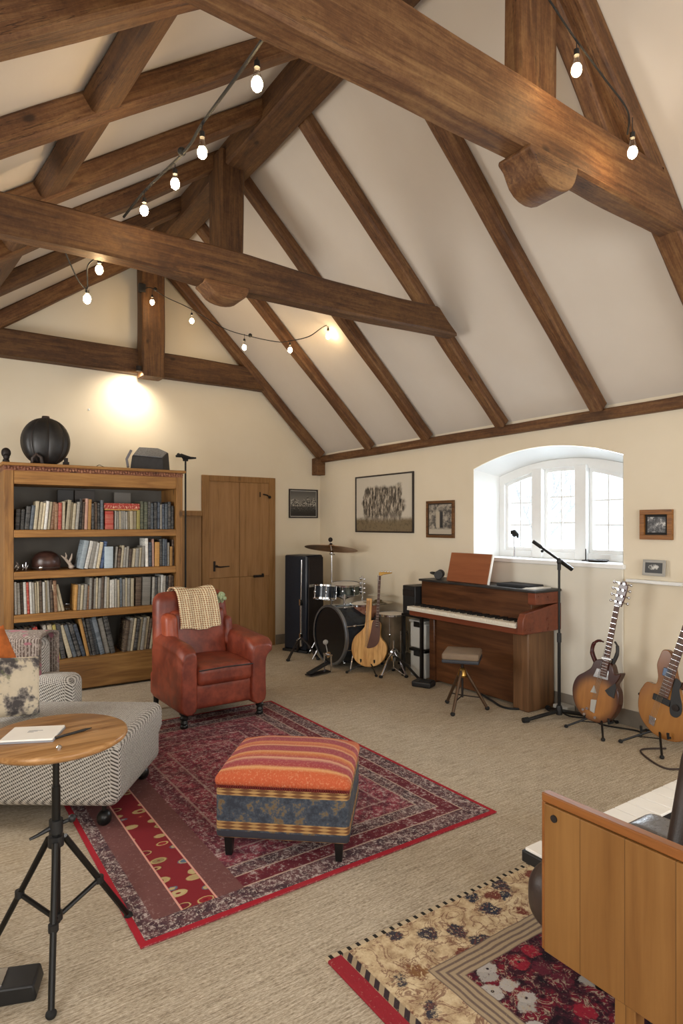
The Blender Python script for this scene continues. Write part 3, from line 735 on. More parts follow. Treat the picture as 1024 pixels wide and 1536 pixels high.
def bookmat(name, base, ink, amt=.5):
    t = T(name); x, y, z = t.xyz(); oi = t.n('ShaderNodeObjectInfo'); r = E(t, oi.outputs['Random'])
    n1 = t.noise(1, 3, .7, t.vec(x * 90 + r * 50, y * 4, z * 45 + r * 91)); n2 = t.noise(1, 2, .6, t.vec(r * 70, r * 33, z * 26 + r * 20))
    c = t.mix(t.step(n1, .52, .60) * t.step(n2, .42, .52) * amt * 1.6, base, ink)
    v = t.n('ShaderNodeHueSaturation'); t.put(v.inputs['Color'], c); t.put(v.inputs['Value'], r * .5 + .65)
    t.out(E(t, v.outputs[0]), .6); return t.mat
BK = {'cream': ('c0b498', '4a3c30'), 'white': ('d6d4cc', '4a4a50'), 'grey': ('8d8980', 'd8d4ca'), 'black': ('1f1e1f', 'c0bcb4'), 'dark brown': ('3f2e24', 'bda98a'),
      'brown': ('7a5236', 'd9c8a6'), 'navy blue': ('2b3340', 'a8b4c4'), 'pale blue': ('aebcc4', '46586a'), 'blue': ('34507c', 'c8d4e4'), 'red': ('98291f', 'e0c8a8'), 'green': ('45493a', 'c0bb94'),
      'yellow': ('b0a35a', '4a4430'), 'tan': ('b98a4a', '5a3c22'), 'pink': ('b88f7c', '5c3a30'), 'slate': ('4d565e', 'b8bcc0')}
for k, (a, b) in BK.items(): M['bk_' + k] = bookmat('book_' + k.replace(' ', '_'), a, b)
proto = {}
def book_proto(c):
    if c not in proto:
        m = MB(); m.mi = 0                         # cover with rounded spine; unit thickness x, depth y, height z; page block inside
        sp_ = [(-.5, .04), (-.46, .012), (-.3, .0), (0, -.006), (.3, .0), (.46, .012), (.5, .04)]
        pts = sp_ + [(.5, 1), (.40, 1), (.40, .08), (-.40, .08), (-.40, 1), (-.5, 1)]
        n = len(pts); vs_ = [(x, y, z) for z in (0, 1) for x, y in pts]
        m.add(vs_, [(i, (i + 1) % n, (i + 1) % n + n, i + n) for i in range(n)] + [tuple(range(n))[::-1], tuple(range(n, 2 * n))])
        m.mi = 1; m.bb(-.39, .39, .08, .97, .02, .975)
        o = m.build('book', [M['bk_' + c], M['paper']], smooth=False); me = o.data; bpy.data.objects.remove(o); proto[c] = me
    return proto[c]
ORD = ['first', 'second', 'third', 'fourth', 'fifth', 'sixth', 'seventh', 'eighth', 'ninth', 'tenth', 'eleventh', 'twelfth', 'thirteenth', 'fourteenth', 'fifteenth', 'sixteenth', 'seventeenth', 'eighteenth', 'nineteenth', 'twentieth']
NM = {3: 'top', 2: 'second', 1: 'third', 0: 'bottom'}
allbooks = {k: [] for k in NM}
ztopof = lambda k: SH[k] + (.065 if k else .0) + .001
def row(k, x0, x1, cols, h, lean=0, hv=.02, th=None, y=6.0, dep=.2, kind='book'):
    n = len(cols); x = x0; tot = x1 - x0; ws = [random.uniform(.75, 1.25) for _ in cols]; sw = sum(ws)
    for c, w in zip(cols, ws):
        w = tot * w / sw; hh = h + random.uniform(-hv, hv); le = lean + random.uniform(-.012, .012)
        o = bpy.data.objects.new(kind, book_proto(c)); COL.objects.link(o)
        o.scale = (w * .90 * cos(le), dep * random.uniform(.92, 1.0), hh)
        zb = ztopof(k)
        o.location = (x + w / 2, y + random.uniform(-.012, .012), zb + abs(sin(le)) * w * .45)
        o.rotation_euler = (0, le, 0)
        allbooks[k].append((x, c, w, hh, le, o, kind)); x += w
C = lambda s: [{'c': 'cream', 'w': 'white', 'g': 'grey', 'k': 'black', 'd': 'dark brown', 'b': 'brown', 'n': 'navy blue', 'p': 'pale blue', 'u': 'blue', 'r': 'red', 'e': 'green', 'y': 'yellow', 't': 'tan', 'i': 'pink', 's': 'slate'}[q] for q in s]
# top shelf
row(3, .72, .79, C('kk'), .19, .05); row(3, .79, .86, C('ks'), .22, .10); row(3, .86, 1.03, C('cccwcb'), .245, .10, .01); row(3, 1.03, 1.12, C('brc'), .24, .03); row(3, 1.12, 1.23, C('cccg'), .25, .08)
row(3, 1.235, 1.34, C('kdit'), .27, .04); row(3, 1.345, 1.40, C('kd'), .255, 0); row(3, 1.40, 1.45, C('ks'), .25, 0)
row(3, 1.46, 1.545, C('r'), .17, 0, 0); row(3, 1.55, 1.69, C('ggcgggc'), .17, 0, .004); row(3, 1.69, 1.755, C('cc'), .175, 0, .003); row(3, 1.755, 1.79, C('y'), .18, 0)
row(3, 1.79, 1.86, C('ee'), .265, 0, .005); row(3, 1.86, 2.115, C('kskngnskk'), .25, 0, .022)
# second shelf
row(2, 1.23, 1.36, C('pwg'), .255, .20, .01); row(2, 1.355, 1.45, C('wcu'), .24, .16, .01); row(2, 1.455, 1.54, C('p'), .20, 0, 0)
row(2, 1.55, 1.83, C('gdcggdcgcg'), .19, .08, .018); row(2, 1.84, 1.87, C('w'), .265); row(2, 1.87, 1.905, C('n'), .25); row(2, 1.905, 1.925, C('i'), .25); row(2, 1.925, 1.975, C('t'), .235, 0, 0)
row(2, 1.975, 2.05, C('ksn'), .27, 0, .012); row(2, 2.05, 2.075, C('g'), .22); row(2, 2.075, 2.10, C('t'), .19, 0, 0, y=5.985); row(2, 2.10, 2.125, C('d'), .26)
# third shelf
row(1, .715, 1.0, C('wgdwrwgccdwcg'), .275, -.03, .008, kind='record_sleeve'); row(1, 1.0, 1.06, C('db'), .27, -.04, kind='record_sleeve'); row(1, 1.06, 1.12, C('cc'), .24, -.22, .01, kind='record_sleeve')
row(1, 1.19, 1.32, C('tgcgb'), .225, .06, .01, kind='record_sleeve'); row(1, 1.32, 1.50, C('gdgcgdwc'), .285, .03, .008, kind='record_sleeve'); row(1, 1.505, 1.73, C('wwgcsgcgc'), .265, 0, .008, kind='record_sleeve')
row(1, 1.74, 1.89, C('dg'), .27, .02, .0, kind='record_sleeve'); row(1, 1.90, 2.12, C('gkgwgkdd'), .275, .02, .012, kind='record_sleeve')
# bottom shelf
row(0, .76, .96, C('kkdkr'), .30, -.22, .01, kind='record_sleeve'); row(0, .98, 1.13, C('gcyk'), .31, -.14, .012, kind='record_sleeve'); row(0, 1.145, 1.30, C('cskn'), .31, -.26, .012, kind='record_sleeve')
row(0, 1.30, 1.42, C('tkks'), .35, -.20, .014, kind='record_sleeve'); row(0, 1.42, 1.56, C('sgk'), .34, -.22, .02, kind='record_sleeve')
row(0, 1.62, 1.90, C('dgckcgcdc'), .30, .13, .012, kind='record_sleeve'); row(0, 1.90, 2.12, C('dcgdsgk'), .31, .04, .012, kind='record_sleeve')
for k, L in allbooks.items():
    cnt = {}
    for b in L: cnt[b[1]] = cnt.get(b[1], 0) + 1
    seen = {}
    for (x, c, w, hh, le, o, kind) in sorted(L, key=lambda q: q[0]):
        seen[c] = seen.get(c, 0) + 1; nm = kind.replace('_', ' ')
        shp = 'leaning' if abs(le) > .11 else 'upright'
        if cnt[c] == 1: lb = f'only {c} {nm} on the {NM[k]} shelf of the bookcase, {shp}'
        else: lb = f'{shp} {nm} on the bookcase\'s {NM[k]} shelf, {ORD[seen[c] - 1]} {c} one from the left'
        tag(o, lb, 'book' if kind == 'book' else 'record', f'{nm}s on the {NM[k]} shelf')
def lying(name, lb, col, x0, x1, z, h, y=6.0, dep=.2):
    o = MB().bb(x0, x1, y, y + dep, z, z + h).build(name, M['bk_' + col], bevel=.004); return tag(o, lb, 'book')
lying('book', 'thick red book lying flat across a row of small books, top shelf', 'red', 1.455, 1.785, ztopof(3) + .19, .055)
lying('book', 'thin tan book lying flat under the red one, top shelf', 'tan', 1.46, 1.77, ztopof(3) + .178, .012)
# tall dark panels standing at the back of the top shelf
for i, (a, b, lb) in enumerate(((1.10, 1.24, 'tall dark folder standing at the back of the top shelf, left'), (1.25, 1.43, 'tall dark brown folder at the back of the top shelf, right of its twin'))):
    tag(MB().bb(a, b, 6.24, 6.27, ztopof(3), ztopof(3) + .37).build('folder', plain('folder_dark', '1f1c1b' if i == 0 else '2c241f', .5, var=.3), bevel=.003), lb, 'folder')
tag(MB().bb(1.62, 1.78, 6.28, 6.30, ztopof(3), ztopof(3) + .36).build('folder', plain('grey_board', '77726b', .7), bevel=.003), 'grey board leaning at the back of the top shelf, middle', 'folder')
# helmet and antlers on the second shelf
z2 = ztopof(2)
h = thing('helmet', 'round dark brown leather helmet on the second shelf of the bookcase', 'helmet', (.985, 6.13, z2))
MB().lathe([(.005, .168), (.05, .162), (.09, .142), (.115, .105), (.122, .07), (.118, .03), (.105, .0)], 28).build('shell', leather('brown_shell', '2a1a17', '4a3028', .3), h)
m = MB(); m.tube([(.118 * cos(a), .118 * sin(a), .02) for a in [2 * pi * i / 24 for i in range(25)]], .008, 6); m.build('rim', M['dleather'], h)
MB().sph((-.06, -.105, .025), .02, 10, 8).build('buckle', M['chrome'], h)
a = thing('antler', 'pale branching antler beside the brown helmet on the second shelf', 'ornament', (1.14, 6.09, z2))
m = MB(); m.tube(cat_rom([(.05, 0, .012), (.035, 0, .05), (0, 0, .09), (-.04, .01, .125)], 4, False), [.016] * 5 + [.014] * 4 + [.009] * 3 + [.004], 8) if False else m.tube([(.05, 0, .014), (.035, 0, .05), (.0, 0, .09), (-.035, .01, .125)], [.018, .016, .011, .004], 8)
m.tube([(.03, 0, .06), (.05, .0, .10), (.055, 0, .14)], [.012, .009, .003], 8); m.tube([(.0, 0, .085), (.01, .01, .12), (.0, 0, .15)], [.010, .007, .002], 8); m.sph((.05, 0, .02), (.025, .03, .02), 10, 8)
m.build('horn', plain('bone', 'b9a898', .6, var=.3), a)
w = MB(); random.seed(3)
for i in range(7):
    p0 = Vector((random.uniform(.0, .08), random.uniform(0, .03), .006)); w.tube(cat_rom([tuple(p0), (p0.x + random.uniform(-.03, .03), .01, .05), (p0.x + random.uniform(-.03, .03), 0, .02), (p0.x, 0, random.uniform(.04, .09))], 4, False), .003, 5)
tag(w.build('wire_ornament', M['chrome'], loc=(.735, 6.08, z2)), 'small tangled silver wire ornament at the left end of the second shelf', 'ornament')
random.seed(11)
tag(MB().lathe([(.05, 0), (.07, .01), (.078, .035), (.06, .05), (.0, .052)], 20).build('tin', M['clear'], loc=(1.16, 6.08, ztopof(1))), 'small round glass dish on the third shelf gap', 'dish')
# things on top of the bookcase
zt_ = 2.031
bag = thing('ball_case', 'big round ribbed black leather case on top of the bookcase', 'case', (.985, 6.15, zt_))
m = MB(); nU, nV = 72, 22
def pump(u, v):
    a = 2 * pi * u; b = pi * v; rr = .207 * (1 - .09 * (1 - abs(sin(a * 4))) ** 3); zc = .215
    r_ = max(sin(b), .001) ** .9 * rr; return (r_ * cos(a), r_ * sin(a) * .85, max(zc + .215 * cos(b), .0))
m.surf(pump, nU, nV); m.build('shell', M['bleather'], bag)
m = MB()
for i in range(8):
    a = 2 * pi * i / 8; m.tube([tuple(Vector(pump(i / 8, v / 18)) * 1.0) for v in range(1, 16)], .0035, 5)
m.build('piping', M['dleather'], bag)
MB().lathe([(.03, .425), (.034, .435), (.03, .448), (.0, .45)], 16).build('top_button', M['dleather'], bag)
m = MB(); m.tube([(-.13, -.13, .0), (-.13, -.15, .05), (-.10, -.15, .085), (-.06, -.15, .06), (-.05, -.14, .0)], .014, 8); m.build('strap', M['dleather'], bag)
m = MB(); m.box((.15, -.11, .05), (.03, .03, .04)); m.box((.15, -.11, .02), (.05, .03, .03)); m.build('clasp', M['iron'], bag, bevel=.003)
am = thing('practice_amplifier', 'small faceted dark grey speaker box on the right of the bookcase top', 'amplifier', (1.92, 6.13, zt_), -.1)
def facet(mb, bot, top, z0, z1):
    n = len(bot); mb.add([(x, y, z0) for x, y in bot] + [(x, y, z1 + dz) for x, y, dz in top], [tuple(range(n))[::-1], tuple(range(n, 2 * n))] + [(i, (i + 1) % n, (i + 1) % n + n, i + n) for i in range(n)])
m = MB(); facet(m, [(-.20, -.08), (.10, -.14), (.19, -.03), (.17, .12), (-.16, .12)], [(-.18, -.06, -.10), (.10, -.12, -.12), (.18, -.02, -.05), (.10, .09, .0), (-.09, .09, .0)], 0, .235)
m.build('cabinet', plain('dark_grey_box', '2f2f31', .5, var=.3, scale=30, bump=.3), am, bevel=.008, seg=2, smooth=False)
m = MB(); m.add([(-.165, -.055, .143), (.095, -.111, .125), (.165, -.02, .187), (.097, .08, .234), (-.085, .08, .234)], [(0, 1, 2, 3, 4)]); m.build('grille', plain('grey_grille_cloth', '8a8c90', .7, .3, var=.4, scale=90), am, solid=.006, smooth=False)
m = MB(); m.tube([(-.215, -.06, .02), (-.225, -.04, .10), (-.18, -.02, .19)], .012, 8); m.build('carry_strap', plain('grey_strap', '77757a', .6), am)
s = thing('ornament', 'small dark carved head at the left end of the bookcase top', 'ornament', (.655, 6.03, zt_))
m = MB(); m.sph((0, 0, .085), (.038, .038, .045), 14, 10); m.sph((0, -.02, .05), (.026, .03, .03), 12, 8); m.cyl((0, 0, 0), (0, 0, .03), .03, .024); m.build('head', M['iron'], s)
tag(MB().tube(cat_rom([(0, 0, .004), (.03, 0, .022), (.06, 0, .010), (.09, 0, .004)], 5, False), .003, 5).build('cable_scrap', M['rubber'], loc=(1.39, 6.03, zt_)), 'short curl of black cable on the bookcase top', 'cable')

# tall thin stand between bookcase and door
st = thing('tall_stand', 'tall thin black stand with a clamp head between bookcase and door', 'stand', (2.46, 6.60, 0))
MB().cyl((0, 0, .02), (0, 0, 2.20), .010, n=10).build('pole', M['black'], st)
m = MB(); m.box((0, 0, 2.215), (.05, .03, .035)); m.tube([(-.11, 0, 2.245), (-.05, -.01, 2.255), (0, 0, 2.24), (.06, 0, 2.235), (.12, 0, 2.238)], [.012, .022, .024, .014, .009], 8); m.sph((-.08, 0, 2.262), .02, 8, 6); m.tube([(-.05, 0, 2.25), (0, 0, 2.19)], .006, 6)
m.build('clamp', M['rubber'], st)
MB().lathe([(.0, .02), (.12, .018), (.13, .01), (.13, 0)], 24).build('base', M['black'], st)

# ================================================================== armchair
ac = thing('armchair', 'red-brown leather armchair with black castored front legs, facing the rug', 'armchair', (1.94, 4.36, 0), R(1))
lm = M['leather']
MB().rbox((0, .36, .225), (.70, .66, .19), .03).build('seat_base', lm, ac)
def crown(x, y, z): return (x, y, z + (.030 * (1 - (x / .25) ** 2) * (1 - (y / .31) ** 2) if z > 0 else 0))
cu = MB().rbox((.005, .295, .375), (.455, .60, .145), .045, crown, mid=8).build('seat_cushion', M['leather'], ac)
m = MB(); m.tube([(-.215, -.004, .425), (0, -.010, .432), (.225, -.004, .425)], .005, 6); m.build('piping', M['bleather'], cu)
def bk0(x, y, z):                                   # backrest: leans back, rounded top, slightly hollow
    return (x * (1 - .06 * max(0, z / .4)), y + .17 * (z + .35) - .03 * (1 - (x / .34) ** 2) * (1 if y < 0 else 0) * -1 , z + (.02 * (1 - (x / .33) ** 2) if z > .25 else 0))
MB().rbox((-.03, .60, .60), (.64, .17, .68), .075, lambda x, y, z: (x * (1 - .05 * max(0, z / .34)), y + .14 * z, z + (.02 * (1 - (x / .32) ** 2) if z > .25 else 0)), mid=8, k=6).build('backrest', M['leather'], ac)
def pad(x, y, z): return (x, y - .03 * (1 - (z / .2) ** 2) * (y < 0), z)
MB().rbox((-.01, .505, .60), (.47, .10, .42), .045, lambda x, y, z: (x, y + .14 * z - (.02 * (1 - (x / .24) ** 2) if y < 0 else 0), z), mid=6).build('back_cushion', M['leather'], ac)
MB().rbox((-.255, .49, .66), (.11, .16, .27), .053, lambda x, y, z: (x, y + .15 * z, z), mid=6).build('wing_pad', M['oleather'], ac)
MB().rbox((.235, .50, .62), (.08, .14, .24), .038, lambda x, y, z: (x, y + .15 * z, z), mid=6).build('wing_pad', M['leather'], ac)
m = MB(); m.tube([(-.24, .42, .80), (-.325, .40, .77), (-.335, .375, .66), (-.30, .37, .55), (-.24, .40, .50)], .006, 6)
def arm(sg, roll):
    m = MB(); pts = []
    prof = [(-.065, .13), (-.07, .30), (-.072, .46), (-.06 - roll * .4, .52), (-.055 - roll, .555), (-.02 - roll, .60), (.03, .605), (.065, .575), (.072, .52), (.07, .40), (.065, .13)]
    pr_ = cat_rom([(a, b) for a, b in prof], 3, True); n = len(pr_); vs_ = []; ks = 14
    for j in range(ks + 1):
        y = .0 + .62 * j / ks; e_ = min(1, j / 2.0); sc = .80 + .20 * math.sqrt(max(0, 1 - (1 - e_) ** 2)); dz = -.03 * (1 - e_)  + .035 * (j / ks)
        for a, b in pr_:
            vs_.append((sg * -1 * (a * sc) * 1.0, y + .0, .13 + (b - .13) * (sc * .15 + .85) + (dz if b > .4 else 0)))
    fs = [(j * n + i, j * n + (i + 1) % n, (j + 1) * n + (i + 1) % n, (j + 1) * n + i) for j in range(ks) for i in range(n)] + [tuple(range(n)), tuple(range(ks * n, ks * n + n))[::-1]]
    m.add(vs_, fs, Matrix.Translation((sg * .285, .0, 0))); return m.build('armrest', lm, ac, bevel=.012, seg=3, ang=60)
arm(-1, .01); arm(1, .085)
m = MB(); m.bb(-.358, -.352, .08, .62, .15, .17)
for sx in (-.31, .31):
    lg = MB().lathe([(.031, .135), (.036, .12), (.023, .105), (.033, .092), (.033, .08), (.021, .07), (.028, .05), (.023, .042)], 16, Matrix.Translation((sx, .045, 0))).build('leg', M['caster'], ac)
    MB().sph((sx, .045, .024), (.030, .024, .024), 14, 10).build('caster', M['caster'], lg)
for sx in (-.31, .31): MB().cyl((sx, .66, .0), (sx, .64, .14), .018, .024).build('leg', M['caster'], ac)
# crochet throw over the backrest
def thr(u, v):
    x = -.215 + .335 * u + .012 * sin(v * 3)
    P = [(.745, .83), (.745, .93), (.71, .962), (.655, .972), (.60, .968), (.555, .945), (.515, .90), (.465, .80), (.425, .70), (.412, .665)]
    k = v * (len(P) - 1); i = min(int(k), len(P) - 2); q = k - i
    y = P[i][0] + (P[i + 1][0] - P[i][0]) * q; z = P[i][1] + (P[i + 1][1] - P[i][1]) * q
    return (x, y + .004 * sin(u * 26 + v * 6), z + .010 * sin(u * 7 + 1))
th = MB().surf(thr, 44, 40).build('throw', M['knit'], loc=(1.955, 4.36, 0), solid=.014, ang=70)
tag(th, 'cream and brown crochet throw hanging over the armchair back', 'throw')
m = MB(); random.seed(5)
for i in range(34): v_ = Vector((random.gauss(0, 1), random.gauss(0, 1), random.gauss(0, 1))).normalized() * .036; m.sph(tuple(v_), .016, 7, 5)
m.sph((0, 0, 0), .034, 10, 8)
tag(m.build('pompom', plain('pale_green_wool', 'a9b890', .9, var=.35, scale=60), loc=(2.135, 4.905, .885)), 'pale green woollen pompom at the right edge of the armchair back', 'pompom')
random.seed(12)

# ================================================================== ottoman
ot = thing('ottoman', 'square striped kilim ottoman with blue floral sides on the red rug', 'ottoman', (1.50, 2.60, .010), R(-41))
MB().rbox((0, 0, .215), (.60, .50, .25), .022, mid=4).build('body', M['tapestry'], ot)
def dome(x, y, z): return (x * 1.0, y, z + (.055 * (1 - (x / .31) ** 4) * (1 - (y / .26) ** 4) if z > 0 else 0))
MB().rbox((0, 0, .345), (.612, .512, .05), .024, dome, mid=14).build('top_cushion', M['kilim'], ot)
for sx, sy in ((-1, -1), (1, -1), (-1, 1), (1, 1)):
    MB().lathe([(.020, 0), (.028, .095)], 4, Matrix.Translation((sx * .25, sy * .20, 0)) @ Matrix.Rotation(R(45), 4, 'Z')).build('leg', M['caster'], ot, smooth=False)
m = MB()
for i in range(60):
    x = -.298 + .596 * i / 59; m.tube([(x, -.2585, .322), (x + .003, -.262, .335)], .0035, 5)
m.build('fringe', plain('dark_red_fringe', '6e2420', .9), ot)

# ================================================================== sofa (chaise) at the left
ux, uy = Vector((.585, .811, 0)), Vector((-.811, .585, 0))
an = math.atan2(.811, .585)                        # local x along the short end, local y towards the left wall
so = thing('chaise_sofa', 'grey tweed chaise sofa with dark castors at the left edge of the view', 'sofa', (.80, 3.13, 0), an)
tw = M['tweed']
def sq(x, y, z): return (x + (.03 if z > 0 else -.03) * (1 if x > 0 else 0), y, z + (.012 * (1 - (x / .45) ** 2) if z > 0 else 0))
MB().rbox((.36, .70, .27), (.72, 1.44, .32), .055, sq, mid=8, k=5).build('seat', tw, so)
MB().rbox((.80, .66, .35), (.20, .26, .46), .06, mid=4, k=5).build('armrest', tw, so)
MB().rbox((.90, 1.20, .44), (.20, .84, .70), .07, mid=6, k=5).build('backrest', tw, so)
for x, y in ((.07, .07), (.63, .07), (.07, 1.34), (.63, 1.34)):
    c = MB().cyl((x, y, .06), (x, y, .115), .012).build('castor', M['caster'], so)
    MB().sph((x, y, .042), (.042, .036, .040), 14, 10).build('castor_wheel', M['caster'], c)
def cushion(name, label, mat, loc, rot, w, h, t):
    def f(u, v):
        x, z = (u - .5) * 2, (v - .5) * 2
        return x, z
    m = MB(); N = 18
    for sg in (1, -1):
        vs_ = []
        for j in range(N + 1):
            for i in range(N + 1):
                x = -1 + 2 * i / N; z = -1 + 2 * j / N
                e_ = (1 - x ** 4) * (1 - z ** 4); pin = 1 - .07 * (1 - abs(x) ** 2 * abs(z) ** 2) * (abs(x) ** 8 + abs(z) ** 8) / 1.0
                vs_.append((x * w / 2 * pin, sg * t / 2 * e_ ** .5, z * h / 2 * pin))
        m.add(vs_, [(j * (N + 1) + i, j * (N + 1) + i + 1, (j + 1) * (N + 1) + i + 1, (j + 1) * (N + 1) + i) for j in range(N) for i in range(N)])
    o = m.build(name, mat, loc=loc, rot=rot, ang=80)
    return tag(o, label, 'cushion')
cushion('cushion', 'pale floral linen cushion leaning at the front of the sofa', M['floral'], (.42, 3.83, .615), (R(-20), R(8), R(14)), .36, .34, .13)
cushion('cushion', 'orange velvet cushion behind the floral one, cut by the left edge', M['orange'], (.335, 4.02, .74), (R(-18), R(-14), R(20)), .32, .30, .13)
def bl(u, v):                                      # blanket lying over the sofa back
    y = .755 + .78 * u
    L = v * .95
    if L < .34: x, z = .785, .46 + L
    elif L < .58: q = (L - .34) / .24; x, z = .785 + .23 * q, .80 + .022 * sin(q * pi)
    else: x, z = 1.015, .80 - (L - .58)
    return (x + .004 * sin(u * 30), y, z + .010 * sin(u * 14) * (0 < L < .1))
tag(MB().surf(bl, 30, 40).build('blanket', M['blanket'], loc=(.80, 3.13, 0), rz=an, solid=.015, ang=80), 'brown patterned blanket draped over the sofa back', 'blanket')

# ================================================================== tripod table
tb = thing('tripod_table', 'round wooden table top on a black folding tripod, front left', 'table', (.405, 2.325, 0))
MB().lathe([(.0, .752), (.216, .752), (.229, .760), (.234, .768), (.231, .778), (.223, .782), (.0, .782)], 64, cap=False).build('table_top', M['tab'], tb, ang=60)
m = MB(); m.cyl((0, 0, .13), (0, 0, .60), .0145, n=16); m.build('post', M['black'], tb)
m = MB(); m.cyl((0, 0, .58), (0, 0, .755), .011, n=16); m.lathe([(.05, .745), (.05, .752), (.02, .73)], 20); m.build('upper_tube', M['black'], tb)
m = MB(); m.cyl((0, 0, .44), (0, 0, .485), .023, n=16); m.cyl((.0, 0, .465), (.045, -.005, .475), .007); m.sph((.05, -.005, .477), .014, 10, 8); m.tube([(-.01, 0, .462), (-.06, -.015, .452), (-.085, -.02, .448)], [.009, .006, .005], 8); m.build('clamp', M['plastic'], tb)
MB().cyl((0, 0, .395), (0, 0, .43), .026, n=16).build('leg_hub', M['plastic'], tb)
MB().cyl((0, 0, .14), (0, 0, .165), .022, n=16).build('lower_hub', M['plastic'], tb)
for tx, ty in ((-.17, .20), (.27, .09), (-.06, -.265)):
    f_ = Vector((tx, ty, .012)); k = Vector((tx, ty, 0)).normalized()
    a_ = k * .03 + Vector((0, 0, .415)); md = a_.lerp(f_, .52)
    l = MB().tube([a_, a_.lerp(f_, .12), f_], [.011, .011, .010], 10).build('leg', M['black'], tb)
    MB().tube([k * .022 + Vector((0, 0, .152)), md], .0085, 8).build('brace', M['black'], l)
    MB().sph(tuple(f_), (.017, .017, .014), 12, 8).build('rubber_foot', M['rubber'], l)
    m = MB(); m.cyl(tuple(md - Vector((0, 0, .012))), tuple(md + Vector((0, 0, .012))), .016, n=10); m.build('bracket', M['plastic'], l)
nb = thing('notebook', 'white notebook with a grey cover lying on the tripod table', 'notebook', (.335, 2.335, .782), R(-26))
MB().bb(-.085, .085, -.072, .072, 0, .006).build('cover', M['ink'], nb, bevel=.001)
MB().bb(-.083, .083, -.070, .070, .006, .012).build('pages', M['paper'], nb, bevel=.001)
m = MB(); [m.bb(-.02, -.02 + w_, q, q + .003, .012, .0125) for q, w_ in ((.02, .045), (.012, .03), (.004, .02))]; m.build('printed_text', M['ink'], nb)
pn = thing('pen', 'black pen with silver clip on the right of the notebook', 'pen', (.445, 2.275, .787), R(18))
MB().tube([(-.075, 0, 0), (.05, 0, 0), (.075, 0, .0)], [.0045, .0045, .001], 8).build('barrel', M['plastic'], pn); MB().bb(-.07, -.03, -.001, .001, .004, .006).build('clip', M['chrome'], pn)
tag(MB().lathe([(.0, 0), (.008, .0), (.009, .006), (.004, .012), (.0, .013)], 14).build('knob', M['chrome'], loc=(.385, 2.155, .782)), 'tiny metal knob on the table in front of the notebook', 'knob')

# pedal at the bottom left
pd = thing('foot_pedal', 'black wedge-shaped foot pedal on the carpet at the bottom left', 'pedal', (.24, 2.245, 0), R(-20))
m = MB(); m.prism([(-.13, .0), (.10, .0), (.105, .015), (.095, .052), (-.06, .056), (-.13, .03)], -.055, .055); m.build('housing', M['plastic'], pd, bevel=.006)
MB().bb(-.03, .0, -.04, .045, .052, .058).build('silver_strip', M['chrome'], pd, bevel=.001); MB().bb(-.055, -.045, -.04, .045, .052, .058).build('silver_strip', M['chrome'], pd, bevel=.001)

# ================================================================== pictures
def picture(name, label, Mx, w, h, fw, frame, art, mount=0, mcol='cfc5b0', depth=.022):
    """upright picture, local x = right, z = up, front faces -y"""
    t = thing(name, label, 'picture'); t.matrix_world = Mx
    m = MB()
    for (a, b, c, d) in ((-w / 2, w / 2, h / 2 - fw, h / 2), (-w / 2, w / 2, -h / 2, -h / 2 + fw), (-w / 2, -w / 2 + fw, -h / 2 + fw, h / 2 - fw), (w / 2 - fw, w / 2, -h / 2 + fw, h / 2 - fw)):
        m.bb(a, b, -depth, -.001, c, d)
    m.build('frame', frame, t, bevel=.002)
    iw, ih = w / 2 - fw, h / 2 - fw
    if mount:
        MB().bb(-iw, iw, -.010, -.004, -ih, ih).build('mount', plain('mount_' + name + mcol, mcol, .8, var=.08), t)
    MB().bb(-iw + mount, iw - mount, -.012, -.009, -ih + mount, ih - mount).build('print', art, t, smooth=False)
    return t
def at_right(y, z): return Matrix.Translation((XW - .001, y, z)) @ Matrix.Rotation(R(-90), 4, 'Z')
def art(name, fn): t = T(name); fn(t); return t.mat
def a_rocks(t):
    x, y, z = t.xyz(); m = t.noise(1, 5, .75, t.vec(x * 34, y, z * 9)); b = t.noise(5, 3)
    bg_ = t.ramp(z + b * .08, [(-.3 + .3, '8a7a60'), (.02, '77684e'), (.05, 'cdc5b4'), (.5, 'd3ccbd')])
    bg_ = t.mix(t.step(z, -.20, -.14), '7c6d54', 'cdc6b7')
    bg_ = t.mix(t.step(t.noise(40, 3, .7), .5, .6) * (1 - t.step(z, -.20, -.12)) * .6, bg_, '4f4535')
    edge = (x.abs() + (z - .02).abs() * .4 + (b - .5) * .25)
    shape = (1 - t.step(edge, .38, .42)) * t.step(z, -.24, -.12) * (1 - t.step(z + (b - .5) * .2, .17, .22))
    rk = t.ramp(m, [(.40, '2e2a26'), (.5, '6d655a'), (.6, 'c2b9a8')])
    t.out(t.mix(shape, bg_, rk), .5)
def a_city(t):
    x, y, z = t.xyz(); col = t.math('FLOOR', x * 42); r = t.n('ShaderNodeTexWhiteNoise', noise_dimensions='1D'); t.put(r.inputs['W'], col); rr = E(t, r.outputs[0])
    sky = t.mix(t.step(z, -.05, .2), '85827c', '4c4b49'); n = t.noise(60, 3, .7)
    bld = (1 - t.step(z - rr * .09 * (1 - x.abs() * 2), .012, .022)) * t.step(z, -.035, -.03)
    c = t.mix(bld, sky, t.mix(t.step(n, .45, .55), '262524', 'a8a49a')); w = 1 - t.step(z, -.04, -.03)
    c = t.mix(w, c, t.mix(t.step(t.noise(1, 3, .7, t.vec(x * 160, y, z * 40)), .5, .62) * t.step(z, -.13, -.03), '211f1e', '8c8982')); t.out(c, .4)
